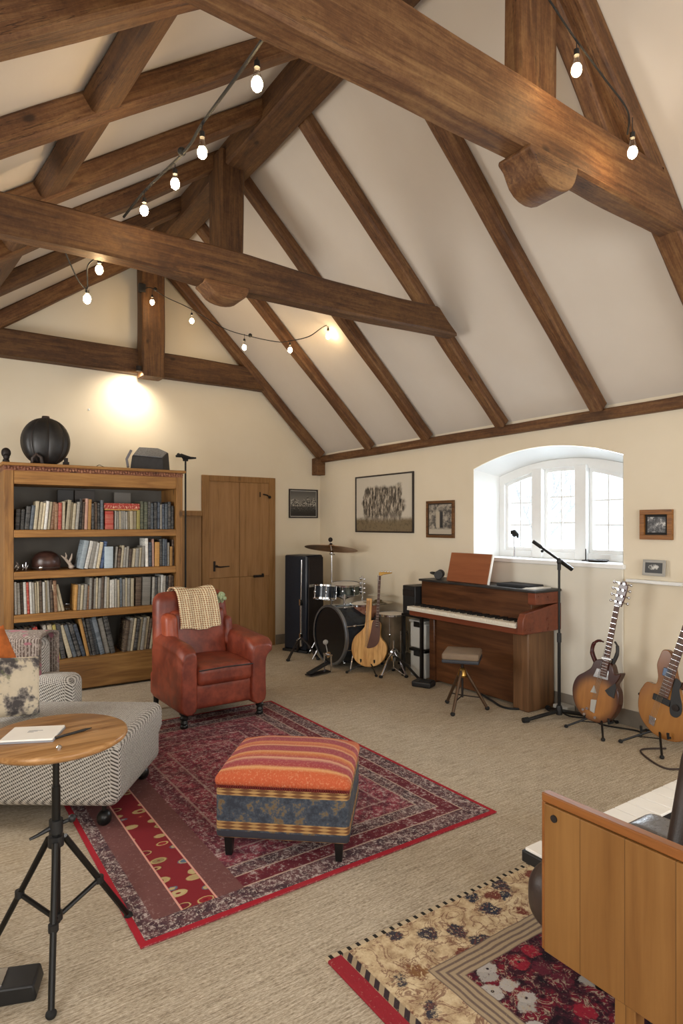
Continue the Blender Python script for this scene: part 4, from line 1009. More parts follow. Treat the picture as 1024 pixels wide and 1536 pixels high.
def a_door(t):
    x, y, z = t.xyz(); n = t.noise(18, 4, .7); c = t.mix(t.step(n, .4, .62), '4f4c49', 'aaa294')
    arch_ = (1 - t.step((x + .01).abs(), .045, .055)) * (1 - t.step(z, .07, .09)) * t.step(z, -.09, -.08)
    c = t.mix(arch_, c, t.mix(t.step(x, -.01, .0), 'b8ad9a', '2b2b2d')); c = t.mix(1 - t.step(z + (n - .5) * .05, -.11, -.09), c, 'b9b0a0'); t.out(c, .5)
def a_bw(t):
    n = t.noise(26, 4, .75); c = t.ramp(n, [(.42, '1d1d1f'), (.55, '6b6b6c'), (.66, 'cfcfcc')]); t.out(c, .4)
def a_boat(t):
    x, y, z = t.xyz(); n = t.noise(50, 3, .7); e_ = x * x * 500 + (z - .005) * (z - .005) * 1800
    c = t.mix((1 - t.step(e_, .5, .9)) * t.step(n, .4, .55), '1f2021', 'c9c9c4'); t.out(c, .4)
F1 = plain('dark_picture_frame', '2b2320', .45); F2 = wood('walnut_picture_frame', '3a2415', '5f3f24', '7f5a35', .45, 3, 0, .1, False)
F3 = wood('oak_picture_frame', '5e3a19', '8a5a2b', 'a06f3a', .45, 3, 0, .1, False); F4 = plain('pale_grey_frame', 'a9a7a1', .5)
picture('framed_print', 'large framed print of dark rugged rocks on the window wall', at_right(5.555, 1.74), 1.05, .66, .016, F1, art('rocks_print', a_rocks))
picture('framed_print', 'smaller wood-framed print of an archway between rock print and window', at_right(4.625, 1.555), .40, .375, .026, F2, art('archway_print', a_door), .012, '3a332c')
picture('framed_photo', 'black framed city skyline photo on the end wall, right of the door', Matrix.Translation((4.14, YE - .001, 1.77)), .43, .37, .016, F1, art('skyline_photo', a_city), .01, 'b9b5ac')
picture('framed_photo', 'oak framed black and white photo on the wall right of the window', at_right(2.40, 1.50), .235, .215, .034, F3, art('street_photo', a_bw), .018, '1c1c1c', .03)
picture('framed_photo', 'tiny grey framed photo standing on the white ledge right of the window', Matrix.Translation((XW - .03, 2.405, 1.19)) @ Matrix.Rotation(R(-90), 4, 'Z') @ Matrix.Rotation(R(-6), 4, 'X'), .165, .115, .012, F4, art('small_photo', a_boat), .008, 'b5b3ac', .012)
tag(MB().sph((0, 0, 0), (.012, .006, .012), 10, 6).build('wall_hook', M['white'], loc=(1.52, YE - .004, 2.71)), 'tiny white wall fixing on the end wall above the bookcase', 'hook')

# ================================================================== window sill things
cl = thing('sill_stand', 'small stand with a dark clamp head on the left of the window sill', 'stand', (4.53, 3.80, ZS))
m = MB(); m.cyl((0, 0, 0), (0, 0, .20), .007, n=8); m.lathe([(.03, .0), (.03, .006), (.0, .01)], 14); m.build('pole', M['chrome'], cl)
m = MB(); m.sph((0, .0, .21), (.022, .022, .022), 10, 8); m.tube([(0, .04, .235), (0, 0, .24), (0, -.035, .21), (0, -.04, .18)], [.010, .016, .014, .008], 8); m.sph((0, .03, .225), .014, 8, 6); m.build('clamp', M['rubber'], cl)
tag(MB().lathe([(.0, .0), (.07, 0), (.085, .012), (.08, .016), (.0, .014)], 24).build('dish', M['iron'], loc=(4.55, 2.97, ZS + .001)), 'small dark dish on the right part of the window sill', 'dish')
m = MB(); m.tube([(0, 0, .008), (0, .0, .10)], .005, 6); m.box((0, 0, .005), (.05, .04, .010)); tag(m.build('window_stay', M['iron'], loc=(4.58, 3.10, ZS)), 'small iron stay standing on the window sill before the right mullion', 'stay')

# ================================================================== speaker
sk = thing('floor_speaker', 'tall black floor speaker in the far corner behind the drum kit', 'speaker', (3.86, 6.42, 0), R(22))
def spk(mb, w0, w1, d, z0, z1): mb.add([(-w0 / 2, -d / 2, z0), (w0 / 2, -d / 2, z0), (w0 / 2 * .95, d / 2, z0), (-w0 / 2 * .95, d / 2, z0), (-w1 / 2, -d / 2, z1), (w1 / 2, -d / 2, z1), (w1 / 2 * .95, d / 2, z1), (-w1 / 2 * .95, d / 2, z1)], [(0, 1, 2, 3), (4, 5, 6, 7), (0, 1, 5, 4), (1, 2, 6, 5), (2, 3, 7, 6), (3, 0, 4, 7)])
m = MB(); spk(m, .34, .32, .34, .03, 1.14); m.build('cabinet', plain('blue_black_vinyl', '1a202b', .35), sk, bevel=.02, seg=3)
m = MB(); spk(m, .31, .29, .02, .05, 1.115); Mx = Matrix.Translation((0, -.178, 0)); m.v = [Mx @ v for v in m.v]; m.build('grille', plain('dark_brown_grille', '2a2220', .85, bump=.4, bs=300), sk, bevel=.008)
MB().bb(-.36 / 2, .36 / 2, -.18, .18, 0, .03).build('base', M['plastic'], sk, bevel=.004)
MB().bb(-.14, -.05, -.196, -.188, .77, .80).build('badge', F4, sk, bevel=.002)

# ================================================================== drum kit
CH = M['chrome']
def pl(c): return tuple(c)
def tripod(parent, h, spread, n=3, r=.009, rot=0, name='leg', mat=None, foot=True, z_hub=.0):
    for i in range(n):
        a = rot + 2 * pi * i / n; f_ = Vector((spread * cos(a), spread * sin(a), .014)); hub = Vector((.016 * cos(a), .016 * sin(a), h))
        l = MB().tube([hub, hub.lerp(f_, .3) + Vector((0, 0, .02)), f_], r, 8).build(name, mat or CH, parent)
        MB().tube([Vector((.012 * cos(a), .012 * sin(a), h * .35)), hub.lerp(f_, .55)], r * .6, 6).build('brace', mat or CH, l)
        if foot: MB().sph(tuple(f_), (.019, .019, .014), 10, 8).build('rubber_foot', M['rubber'], l)
kd = thing('bass_drum', 'dark blue-black bass drum lying on its side with a steel hoop', 'drum', (3.62, 5.50, 0))
KR = .315; kz = .335
Kx = Matrix.Translation((0, 0, kz)) @ Matrix.Rotation(R(90), 4, 'Y')
t_ = T('blue_black_drum_wrap'); n_ = t_.noise(14, 4, .7); t_.out(t_.mix(t_.step(n_, .4, .7), '20262e', '2c343e'), .25, .2); M['wrap'] = t_.mat
MB().lathe([(KR - .012, .03), (KR - .012, .42)], 48, Kx, cap=True).build('shell', M['wrap'], kd)
for a, b in ((.0, .035), (.415, .45)):
    MB().lathe([(KR - .022, a), (KR, a), (KR + .004, (a + b) / 2), (KR, b), (KR - .02, b)], 48, Kx, cap=False).build('hoop', plain('hoop_grey', '8e949c', .3, .8) if a == 0 else M['wrap'], kd)
MB().lathe([(.0, .012), (KR - .02, .012), (KR - .02, .02), (.0, .02)], 48, Kx, cap=False).build('drum_head', plain('dark_drum_head', '1b1d20', .25, 0, var=.3, scale=5), kd)
t_ = T('faint_grey_print'); n_ = t_.noise(24, 3, .7); t_.out(t_.mix(t_.step(n_, .45, .6), '202225', '7d8286'), .5)
for i in range(8):
    a = R(22.5) + 2 * pi * i / 8; c, s_ = cos(a) * (KR + .004), sin(a) * (KR + .004)
    m = MB(); m.cyl((.02, c, kz + s_), (.43, c, kz + s_), .004, n=6); m.sph((.13, c * .985, kz + s_ * .985), (.03, .012, .012), 8, 6); m.sph((.32, c * .985, kz + s_ * .985), (.03, .012, .012), 8, 6)
    m.build('tension_lug', CH, kd)
for sy in (-1, 1):
    MB().tube([(.10, sy * .30, .20), (.02, sy * .36, .012)], .009, 8).build('spur', CH, kd)
m = MB(); m.cyl((.2, 0, kz + KR - .01), (.2, 0, kz + KR + .10), .013); m.build('mount_post', CH, kd)
def drum(name, label, loc, r, h, wrap, tilt=(0, 0, 0), nl=8, legs=0):
    t = thing(name, label, 'drum', loc, rot=tilt)
    MB().lathe([(r - .006, .012), (r - .006, h - .012)], 36).build('shell', wrap, t)
    for z in (0, h - .018): MB().lathe([(r - .012, z), (r + .004, z), (r + .004, z + .018), (r - .006, z + .02)], 36, cap=False).build('rim', CH, t)
    for z in (.014, h - .006): MB().lathe([(0, z), (r - .008, z), (r - .008, z + .002), (0, z + .002)], 36, cap=False).build('drum_head', M['paper'], t)
    for i in range(nl):
        a = 2 * pi * i / nl; c, s_ = (r + .006) * cos(a), (r + .006) * sin(a); m = MB(); m.cyl((c, s_, .01), (c, s_, h - .01), .0035, n=6); m.sph((c, s_, h / 2), (.012, .012, .022), 8, 6); m.build('tension_lug', CH, t)
    for i in range(legs):
        a = 2 * pi * i / legs + .4; c, s_ = (r + .012) * cos(a), (r + .012) * sin(a); l = MB().cyl((c, s_, h * .6), (c, s_, -loc[2] + .01), .006, n=8).build('leg', CH, t); MB().sph((c, s_, -loc[2] + .012), .014, 8, 6).build('rubber_foot', M['rubber'], l)
    return t
sd = drum('snare_drum', 'shallow chrome-shelled snare drum above the bass drum', (4.08, 5.86, .70), .17, .13, plain('grey_green_steel', '7d8a8a', .2, 1, var=.3, scale=30), (R(4), R(-3), 0))
tripod(thing('snare_stand', 'chrome folding stand holding up the snare drum behind the bass drum', 'stand', (4.08, 5.88, 0)), .30, .14)
ss = [o for o in COL.objects if o.name.startswith('snare_stand')][0]
m = MB(); m.cyl((0, 0, .10), (0, 0, .66), .012); [m.tube([(0, 0, .64), (.14 * cos(a), .14 * sin(a), .685)], .008, 6) for a in (0, 2.1, 4.2)]; m.build('column', CH, ss)
drum('tom_drum', 'small dark tom drum mounted beside the snare above the bass drum', (3.80, 5.86, .66), .13, .16, M['wrap'], (R(-6), R(8), 0), 6)
drum('tom_drum', 'reddish wooden tom drum over the right side of the bass drum', (4.02, 5.40, .50), .15, .16, wood('reddish_drum_shell', '5e3426', '8a5c48', 'a9806c', .3, 1, 0, 0, False), (0, R(-5), 0), 6)
drum('floor_tom', 'translucent brown floor tom on chrome legs behind the wooden-bodied guitar', (4.14, 5.10, .17), .165, .40, plain('smoky_amber_shell', '6f6250', .15, .2, var=.35, scale=8), nl=8, legs=3)
# crash cymbal on its stand
cs = thing('cymbal_stand', 'chrome cymbal stand with one large tilted bronze cymbal', 'cymbal', (4.02, 6.05, 0))
tripod(cs, .42, .26, rot=.5)
m = MB(); m.cyl((0, 0, .12), (0, 0, .72), .014); m.cyl((0, 0, .70), (-.0, 0, 1.17), .010); m.sph((0, 0, .72), (.022, .022, .028), 10, 8); m.cyl((0, 0, 1.17), (-.02, 0, 1.30), .007); m.build('column', CH, cs)
m = MB(); m.sph((-.0, 0, 1.17), (.022, .022, .03), 10, 8); m.cyl((-.03, .0, 1.16), (.04, 0, 1.15), .007, n=8); m.build('tilter', CH, cs)
Cx = Matrix.Translation((-.008, 0, 1.235)) @ Matrix.Rotation(R(-5), 4, 'X') @ Matrix.Rotation(R(9), 4, 'Y')
MB().lathe([(.006, .034), (.03, .032), (.05, .020), (.06, .014), (.15, .006), (.25, -.006), (.31, -.016), (.31, -.018), (.25, -.009), (.15, .002), (.05, .012), (.006, .028)], 56, Cx, cap=False).build('cymbal', M['brass'], cs)
m = MB(); m.sph((-.012, 0, 1.275), (.018, .018, .012), 10, 8); m.sph((-.018, 0, 1.325), (.026, .026, .028), 12, 8); m.build('wing_nut', M['iron'], cs)
# thin boom stand (front left of kit)
bs_ = thing('boom_stand', 'slim chrome stand with spread legs in front of the black speaker', 'stand', (3.62, 6.08, 0))
m = MB(); m.cyl((0, 0, .12), (0, 0, .62), .012); m.cyl((0, 0, .60), (.01, 0, 1.10), .007); m.box((0, 0, .62), (.035, .03, .07)); m.box((.0, 0, .24), (.03, .03, .05)); m.cyl((0, 0, .22), (-.07, -.03, .20), .008); m.build('column', CH, bs_)
for a in (3.6, 5.0, 1.2):
    f_ = Vector((.26 * cos(a), .26 * sin(a), .014)); l = MB().tube([(0, 0, .22), (f_.x * .4, f_.y * .4, .16), tuple(f_)], [.012, .012, .016], 8).build('leg', M['iron'], bs_); MB().sph(tuple(f_), (.024, .024, .014), 8, 6).build('rubber_foot', M['rubber'], l)
# bass drum pedal
bp = thing('drum_pedal', 'small chrome bass drum pedal in front of the bass drum head', 'pedal', (3.50, 5.30, 0), R(10))
m = MB(); m.bb(-.30, -.02, -.045, .045, .01, .02); m.build('base_plate', M['iron'], bp, bevel=.002)
m = MB(); m.add([(-.29, -.035, .03), (-.29, .035, .03), (-.03, .035, .10), (-.03, -.035, .10)], [(0, 1, 2, 3)]); m.build('foot_board', M['rubber'], bp, solid=.01)
m = MB(); m.cyl((-.03, -.05, .01), (-.03, -.05, .19), .009); m.cyl((-.03, .05, .01), (-.03, .05, .19), .009); m.cyl((-.03, -.06, .18), (-.03, .06, .18), .010); m.lathe([(.03, -.01), (.035, 0), (.03, .01)], 16, Matrix.Translation((-.03, 0, .18)) @ Matrix.Rotation(R(90), 4, 'X')); m.build('frame', CH, bp)
m = MB(); m.tube([(-.03, 0, .18), (-.06, 0, .30)], .005, 6); m.sph((-.062, 0, .31), (.03, .022, .026), 12, 8); m.build('beater', F4, bp)
# hi-hat cluster at the right
hh_ = thing('hi_hat', 'pair of small bright cymbals on a chrome stand right of the kit', 'cymbal', (4.17, 5.36, 0))
tripod(hh_, .30, .13, rot=.2)
m = MB(); m.cyl((0, 0, .08), (0, 0, .95), .009); m.cyl((0, 0, .6), (0, 0, .66), .02); m.build('column', CH, hh_)
for z, sg in ((.64, 1), (.67, -1)): MB().lathe([(.01, -.02 * sg), (.04, -.014 * sg), (.06, .0), (.165, .010 * sg), (.165, .013 * sg), (.06, .004), (.01, -.016 * sg)], 40, Matrix.Translation((0, 0, z)), cap=False).build('cymbal', plain('bright_cymbal', 'cfc6b4', .2, 1), hh_)
for z in (.74,): MB().lathe([(.01, .016), (.04, .01), (.12, -.006), (.12, -.004), (.01, .019)], 36, Matrix.Translation((.0, 0, z)), cap=False).build('cymbal', plain('pale_cymbal', 'c9c9c6', .2, 1), hh_)
# percussion clamp rack between snare and guitar
pr_ = thing('percussion_rack', 'small chrome rod with stacked clamps right of the snare drum', 'stand', (4.13, 5.60, 0))
tripod(pr_, .22, .12)
m = MB(); m.cyl((0, 0, .05), (0, 0, .93), .009)
for z in (.74, .79, .84, .89): m.box((0, 0, z), (.035, .03, .022)); m.sph((.022, -.01, z), .014, 8, 6); m.sph((-.022, .01, z + .01), .012, 8, 6)
m.build('rod_and_clamps', CH, pr_)

# ================================================================== stringed instruments
def outline(pts, sx, sz, cx, cz): return [((x - cx) * sx, (cz - z) * sz) for x, z in pts]
def sunburst(name, inner, outer, cx, cz, r0, r1, rough=.22):
    t = T(name); x, y, z = t.xyz(); d_ = ((x - cx) * (x - cx) + (z - cz) * (z - cz)); d_ = t.math('SQRT', d_)
    n = t.noise(1, 4, .6, t.vec(x * 30, y * 10, z * 3)); c = t.mix(t.step(d_, r0, r1), inner, outer); c = t.mix(t.step(n, .4, .6) * .18, c, outer); t.out(c, rough); return t.mat
def neck(parent, p0, p1, w0, w1, th, mat, fret, nfr=16):
    p0, p1 = Vector(p0), Vector(p1); Z = (p1 - p0).normalized(); Yv = Vector((0, 1, 0)); Xv = Yv.cross(Z).normalized(); L = (p1 - p0).length
    Mx = Matrix((Xv, Yv, Z)).transposed().to_4x4(); Mx.translation = p0
    m = MB(); prof = [(-.5, 0), (.5, 0), (.42, .6), (.2, 1), (-.2, 1), (-.42, .6)]; n = len(prof); vs_ = [(a * (w0 + (w1 - w0) * q), b * th, L * q) for q in (0, .5, 1) for a, b in prof]
    m.add(vs_, [(i * n + j, i * n + (j + 1) % n, (i + 1) * n + (j + 1) % n, (i + 1) * n + j) for i in range(2) for j in range(n)] + [tuple(range(n))[::-1], tuple(range(2 * n, 3 * n))], Mx)
    nk = m.build('neck', mat, parent)
    m = MB(); m.add([(-w0 / 2, -.004, 0), (w0 / 2, -.004, 0), (w1 / 2, -.004, L), (-w1 / 2, -.004, L), (-w0 / 2, .0, 0), (w0 / 2, .0, 0), (w1 / 2, .0, L), (-w1 / 2, .0, L)], [(0, 1, 2, 3), (4, 5, 6, 7), (0, 1, 5, 4), (2, 3, 7, 6), (1, 2, 6, 5), (0, 3, 7, 4)], Mx)
    m.mi = 1
    for i in range(nfr):
        q = (2 ** (-i / 12) - 2 ** (-nfr / 12)) / (1 - 2 ** (-nfr / 12))
        w = w0 + (w1 - w0) * q; m.bb(-w / 2, w / 2, -.006, -.003, L * q - .001, L * q + .001, Mx)
    m.build('fretboard', [fret, CH], nk, smooth=False)
    return nk, Mx, L
def strings(parent, p0, p1, w0, w1, n=6, y=-.008):
    m = MB(); p0, p1 = Vector(p0), Vector(p1); Z = (p1 - p0).normalized(); Xv = Vector((0, 1, 0)).cross(Z)
    for i in range(n):
        q = (i + .5) / n - .5; m.tube([p0 + Xv * q * w0 + Vector((0, y, 0)), p1 + Xv * q * w1 + Vector((0, y * .8, 0))], .0009, 4)
    return m.build('strings', CH, parent)
DK = wood('dark_fretboard', '2d1b13', '4c3024', '6a4634', .4, 2, 2, .05, False)
WN = plain('wine_red_lacquer', '471a1a', .2, var=.3, scale=6)
# guitar by the window apron: sunburst round body, hooked horn.  local: x right, z up, front -y; scale from photo proportions
g1 = thing('sunburst_guitar', 'round-bodied sunburst electric guitar with hooked horn below the window', 'guitar', (4.05, 2.66, 0), rot=(R(-7), R(1.5), R(-84)))
k = .00101; fx = lambda x: (x - 250) * k * 1.17; fz = lambda z: (1165 - z) * k + .03
def P1(pts): return [(fx(x), fz(z)) for x, z in pts]
body = cat_rom(P1([(262, 672), (205, 690), (185, 745), (148, 785), (98, 832), (75, 905), (82, 985), (110, 1050), (155, 1100), (220, 1122), (295, 1112), (345, 1052), (372, 965), (366, 880), (345, 835), (362, 790), (372, 742), (335, 760), (312, 700)]), 4)
sb = sunburst('sunburst_lacquer', 'a06c38', '3b1e18', fx(225), fz(960), .10, .185)
MB().prism(body, 0, .075).build('body', [sb], g1, bevel=.006, seg=3)
m = MB(); m.tube(cat_rom([(fx(200), .03, fz(705)), (fx(172), .03, fz(640)), (fx(176), .03, fz(580)), (fx(205), .03, fz(548)), (fx(240), .03, fz(550))], 5, False), [.017] * 6 + [.014] * 6 + [.010] * 6 + [.006] * 3, 10); m.build('hooked_horn', WN, g1)
m = MB(); m.tube(cat_rom([(fx(308), .03, fz(690)), (fx(328), .03, fz(620)), (fx(326), .03, fz(565)), (fx(308), .03, fz(535))], 5, False), [.014] * 6 + [.012] * 5 + [.007] * 5, 10); m.build('right_horn', M['bleather'], g1)
m = MB(); m.prism(P1([(205, 805), (225, 742), (298, 745), (300, 810)]), -.006, 0); m.build('pickup_plate', CH, g1, bevel=.001)
m = MB(); m.prism(P1([(285, 885), (345, 820), (352, 850), (345, 925), (310, 915)]), -.005, .002); m.build('pickguard', M['plastic'], g1, bevel=.001)
m = MB(); m.prism(P1([(195, 920), (215, 865), (235, 920)]), -.004, 0); m.prism(P1([(205, 970), (240, 965), (232, 1060), (205, 1050)]), -.010, 0); m.build('tailpiece', F4, g1, bevel=.001)
m = MB(); [m.cyl((fx(a), -.012, fz(b)), (fx(a), .0, fz(b)), .010, n=12) for a, b in ((160, 1055), (185, 1040), (170, 1085), (240, 1090))]; m.build('control_knobs', CH, g1)
nk, Mx, L = neck(g1, (fx(268), -.008, fz(790)), (fx(318), -.008, fz(280)), .046, .034, .022, DK, DK, 18)
m = MB(); m.prism([(-.026, 0), (.024, 0), (.036, .06), (.042, .15), (.02, .185), (-.006, .18), (-.03, .12)], .0, .016, Mx @ Matrix.Translation((.004, .004, L))); hd = m.build('headstock', WN, g1, bevel=.003)
for sx in (-1, 1):
    for i in range(4):
        m = MB(); m.cyl(Mx @ Vector((sx * .018 + .006, .010, L + .03 + .045 * i)), Mx @ Vector((sx * .058 + .006, .010, L + .03 + .045 * i)), .006, n=8); m.sph(tuple(Mx @ Vector((sx * .062 + .006, .010, L + .03 + .045 * i))), .011, 8, 6); m.cyl(Mx @ Vector((sx * .018 + .006, -.010, L + .03 + .045 * i)), Mx @ Vector((sx * .018 + .006, .012, L + .03 + .045 * i)), .008, n=10)
        m.build('tuning_peg', CH, hd)
strings(g1, (fx(222), 0, fz(1000)), (fx(318), 0, fz(275)), .040, .028)
MB().bb(fx(250), fx(312), -.014, .02, fz(668), fz(655)).build('strap_clip', CH, g1, bevel=.002)
def guitar_stand(label, loc, rz, yoke=.10, h=.16):
    t = thing('guitar_stand', label, 'stand', loc, rz)
    MB().cyl((0, 0, .10), (0, 0, h), .013).build('post', M['black'], t)
    m = MB(); m.tube([(-yoke, -.07, h + .035), (-yoke, -.065, h), (-yoke, .0, h - .005), (yoke, .0, h - .005), (yoke, -.065, h), (yoke, -.07, h + .035)], .009, 8); m.build('yoke', M['rubber'], t)
    MB().cyl((0, 0, h - .02), (0, .06, h + .30), .008).build('back_tube', M['black'], t)
    for a in (R(-60), R(-145), R(90)):
        f_ = Vector((.24 * cos(a), .24 * sin(a), .012)); l = MB().tube([(0, 0, .125), tuple(f_)], .0075, 8).build('leg', M['black'], t)
        MB().tube([(0, 0, .055), tuple(Vector((0, 0, .125)).lerp(f_, .6))], .004, 6).build('strut', M['black'], l); MB().sph(tuple(f_), (.016, .016, .013), 8, 6).build('rubber_foot', M['rubber'], l)
    return t
guitar_stand('black folding stand under the sunburst guitar', (4.13, 2.67, 0), R(-84), .09, .085)
# bass-like guitar at the right edge
g2 = thing('amber_guitar', 'amber wood electric guitar with black pickguard at the right edge', 'guitar', (4.10, 2.245, 0), rot=(R(-7), R(6), R(-88)))
k = .00090; fx = lambda x: (x - 660) * k * 1.15; fz = lambda z: (1330 - z) * k + .035
body = cat_rom(P1([(655, 655), (602, 640), (584, 700), (577, 765), (596, 850), (586, 908), (532, 910), (508, 955), (494, 1010), (500, 1110), (535, 1195), (610, 1262), (700, 1285), (790, 1262), (850, 1195), (868, 1110), (860, 1020), (800, 1000), (757, 945), (735, 890), (742, 850), (712, 828)]), 4)
amb = sunburst('amber_lacquer', 'a27038', '7a4a22', fx(680), fz(1080), .10, .26)
MB().prism(body, 0, .05).build('body', amb, g2, bevel=.007, seg=3)
m = MB(); m.tube(cat_rom([(fx(738), .025, fz(880)), (fx(765), .025, fz(850)), (fx(800), .025, fz(830)), (fx(800), .025, fz(780)), (fx(775), .025, fz(752)), (fx(752), .025, fz(758))], 5, False), [.022] * 8 + [.020] * 6 + [.013] * 7 + [.006] * 5, 10); m.build('curled_horn', plain('dark_walnut_horn', '4a3026', .3), g2)
m = MB(); m.prism(cat_rom(P1([(702, 828), (735, 830), (748, 860), (742, 900), (772, 1000), (775, 1060), (752, 1098), (715, 1092), (700, 1040), (698, 950)]), 3), -.004, .001); pg = m.build('pickguard', M['plastic'], g2, bevel=.001)
MB().lathe([(.0, .0), (.022, 0), (.022, .010), (.0, .012)], 20, Matrix.Translation((fx(738), -.004, fz(1030))) @ Matrix.Rotation(R(90), 4, 'X')).build('dial', M['iron'], pg)
m = MB(); m.prism(P1([(590, 975), (700, 990), (700, 1038), (588, 1020)]), -.010, 0); m.build('pickup', M['black'], g2, bevel=.002)
m = MB(); m.prism(P1([(628, 765), (690, 765), (688, 830), (625, 825)]), -.014, 0); m.build('pickup', plain('blue_grey_pickup', '4d5f78', .3, .4), g2, bevel=.003)
m = MB(); m.prism(P1([(585, 1145), (632, 1150), (628, 1215), (592, 1205)]), -.012, 0); m.build('bridge', CH, g2, bevel=.002)
nk, Mx, L = neck(g2, (fx(655), -.010, fz(980)), (fx(757), -.010, fz(180)), .062, .044, .022, DK, DK, 20)
m = MB(); m.prism([(-.024, 0), (.024, 0), (.034, .04), (.055, .09), (.05, .14), (.01, .15), (-.01, .16), (-.03, .12), (-.022, .05)], .0, .016, Mx @ Matrix.Translation((.0, .004, L))); hd = m.build('headstock', plain('tortoise_lacquer', '6e4424', .25, var=.5, scale=40), g2, bevel=.003)
for sx in (-1, 1):
    for i in range(2):
        m = MB(); m.cyl(Mx @ Vector((sx * .015, .010, L + .035 + .05 * i)), Mx @ Vector((sx * .062, .010, L + .035 + .05 * i)), .006, n=8); m.sph(tuple(Mx @ Vector((sx * .068, .010, L + .035 + .05 * i))), (.015, .006, .013), 8, 6); m.cyl(Mx @ Vector((sx * .015, -.008, L + .035 + .05 * i)), Mx @ Vector((sx * .015, .012, L + .035 + .05 * i)), .008, n=10)
        m.build('tuning_peg', M['gold'], hd)
strings(g2, (fx(608), 0, fz(1180)), (fx(757), 0, fz(178)), .045, .030, 5, -.016)
MB().sph((fx(488), .02, fz(1022)), (.010, .008, .010), 8, 6).build('strap_button', M['iron'], g2)
guitar_stand('black folding stand under the amber guitar', (4.15, 2.25, 0), R(-88), .09, .095)
# light wooden round guitar in front of the drums
g3 = thing('pale_guitar', 'pale wooden teardrop guitar with thin neck in front of the drum kit', 'guitar', (3.78, 5.03, 0), rot=(R(-8), R(1), R(-50)))
fx = lambda x: (x - 375) * .00112; fz = lambda z: (955 - z) * .00112 + .062
body = cat_rom(P1([(330, 560), (322, 600), (285, 645), (235, 695), (212, 760), (216, 840), (255, 910), (320, 948), (385, 955), (455, 935), (510, 885), (538, 810), (525, 740), (480, 690), (468, 640), (465, 560), (400, 535)]), 4)
t_ = T('pale_maple_top'); n_ = t_.noise(1, 5, .6, t_.vec(*[a * b for a, b in zip(t_.xyz(), (28, 5, 4))])); t_.out(t_.ramp(n_, [(.35, 'b07a3e'), (.55, 'd9a863'), (.7, 'e3b878')]), .35)
MB().prism(body, 0, .06).build('body', t_.mat, g3, bevel=.006, seg=3)
m = MB(); m.prism(cat_rom(P1([(400, 540), (460, 540), (470, 640), (465, 720), (430, 770), (362, 790), (360, 760), (385, 640)]), 3), -.004, .001); m.build('pickguard', plain('brown_pickguard', '5a3324', .3), g3, bevel=.001)
nk, Mx, L = neck(g3, (fx(440), -.008, fz(600)), (fx(446), -.008, fz(130)), .030, .024, .02, M['gold'], DK, 16)
m = MB(); m.prism([(-.014, 0), (.014, 0), (.03, .012), (.12, .030), (.125, .042), (.02, .042), (-.014, .035)], .0, .014, Mx @ Matrix.Translation((0, .002, L))); hd = m.build('headstock', M['gold'], g3, bevel=.003)
for i in range(4): MB().sph(tuple(Mx @ Vector((.02 + .03 * i, -.006, L + .045))), (.007, .007, .009), 8, 6).build('tuning_peg', CH, hd)
strings(g3, (fx(350), 0, fz(780)), (fx(350), 0, fz(360)), .03, .03, 5, -.006)
m = MB(); m.prism(P1([(328, 340), (378, 340), (378, 600), (328, 600)]), .004, .03); m.build('side_neck', t_.mat, g3, bevel=.004)
guitar_stand('black floor stand under the pale wooden guitar', (3.84, 5.09, 0), R(-50), .07, .10)

# chrome folding stand right of the pale guitar
fs_ = thing('folding_stand', 'bright chrome folding stand between pale guitar and desk legs', 'stand', (3.96, 4.84, 0), R(-8))
m = MB(); m.cyl((0, 0, .06), (.0, .0, .34), .010); m.lathe([(.03, -.012), (.045, 0), (.03, .012)], 16, Matrix.Translation((0, -.01, .22)) @ Matrix.Rotation(R(90), 4, 'X')); m.box((0, 0, .17), (.05, .04, .06)); m.build('column', CH, fs_)
for a, L_ in ((R(200), .20), (R(-75), .17), (R(60), .15)):
    f_ = Vector((L_ * cos(a), L_ * sin(a), .014)); l = MB().tube([(0, 0, .24), tuple(Vector((0, 0, .24)).lerp(f_, .5) + Vector((.0, 0, .03))), tuple(f_)], .009, 8).build('leg', CH, fs_); MB().tube([(0, 0, .07), tuple(f_)], .005, 6).build('strut', CH, l); MB().sph(tuple(f_), (.022, .022, .015), 8, 6).build('rubber_foot', M['rubber'], l)
MB().tube([(.0, .0, .20), (.035, -.20, .12), (.04, -.42, .03)], .013, 8).build('long_leg', M['black'], fs_)

# ================================================================== black keyboard desk beside the piano, with plastic boxes below
kd_ = thing('keyboard_desk', 'narrow black stage keyboard on tall thin legs left of the piano', 'desk', (4.17, 4.62, 0))
MB().bb(-.17, .19, -.15, .15, .595, .622).build('shelf', M['black'], kd_, bevel=.003)
MB().bb(-.16, .19, -.045, .14, .622, .90).build('keyboard_case', M['plastic'], kd_, bevel=.006)
MB().bb(-.168, -.158, -.035, .13, .80, .86).build('control_panel', M['iron'], kd_)
for x, y in ((-.155, .135), (-.155, -.135), (.175, .135), (.175, -.135)): MB().bb(x - .014, x + .014, y - .014, y + .014, 0, .595).build('leg', M['black'], kd_)
PL = bpy.data.materials.new('clear_plastic'); PL.use_nodes = True; b_ = PL.node_tree.nodes['Principled BSDF']; b_.inputs['Base Color'].default_value = lin('d8d8d2'); b_.inputs['Roughness'].default_value = .25; b_.inputs['Alpha'].default_value = .72
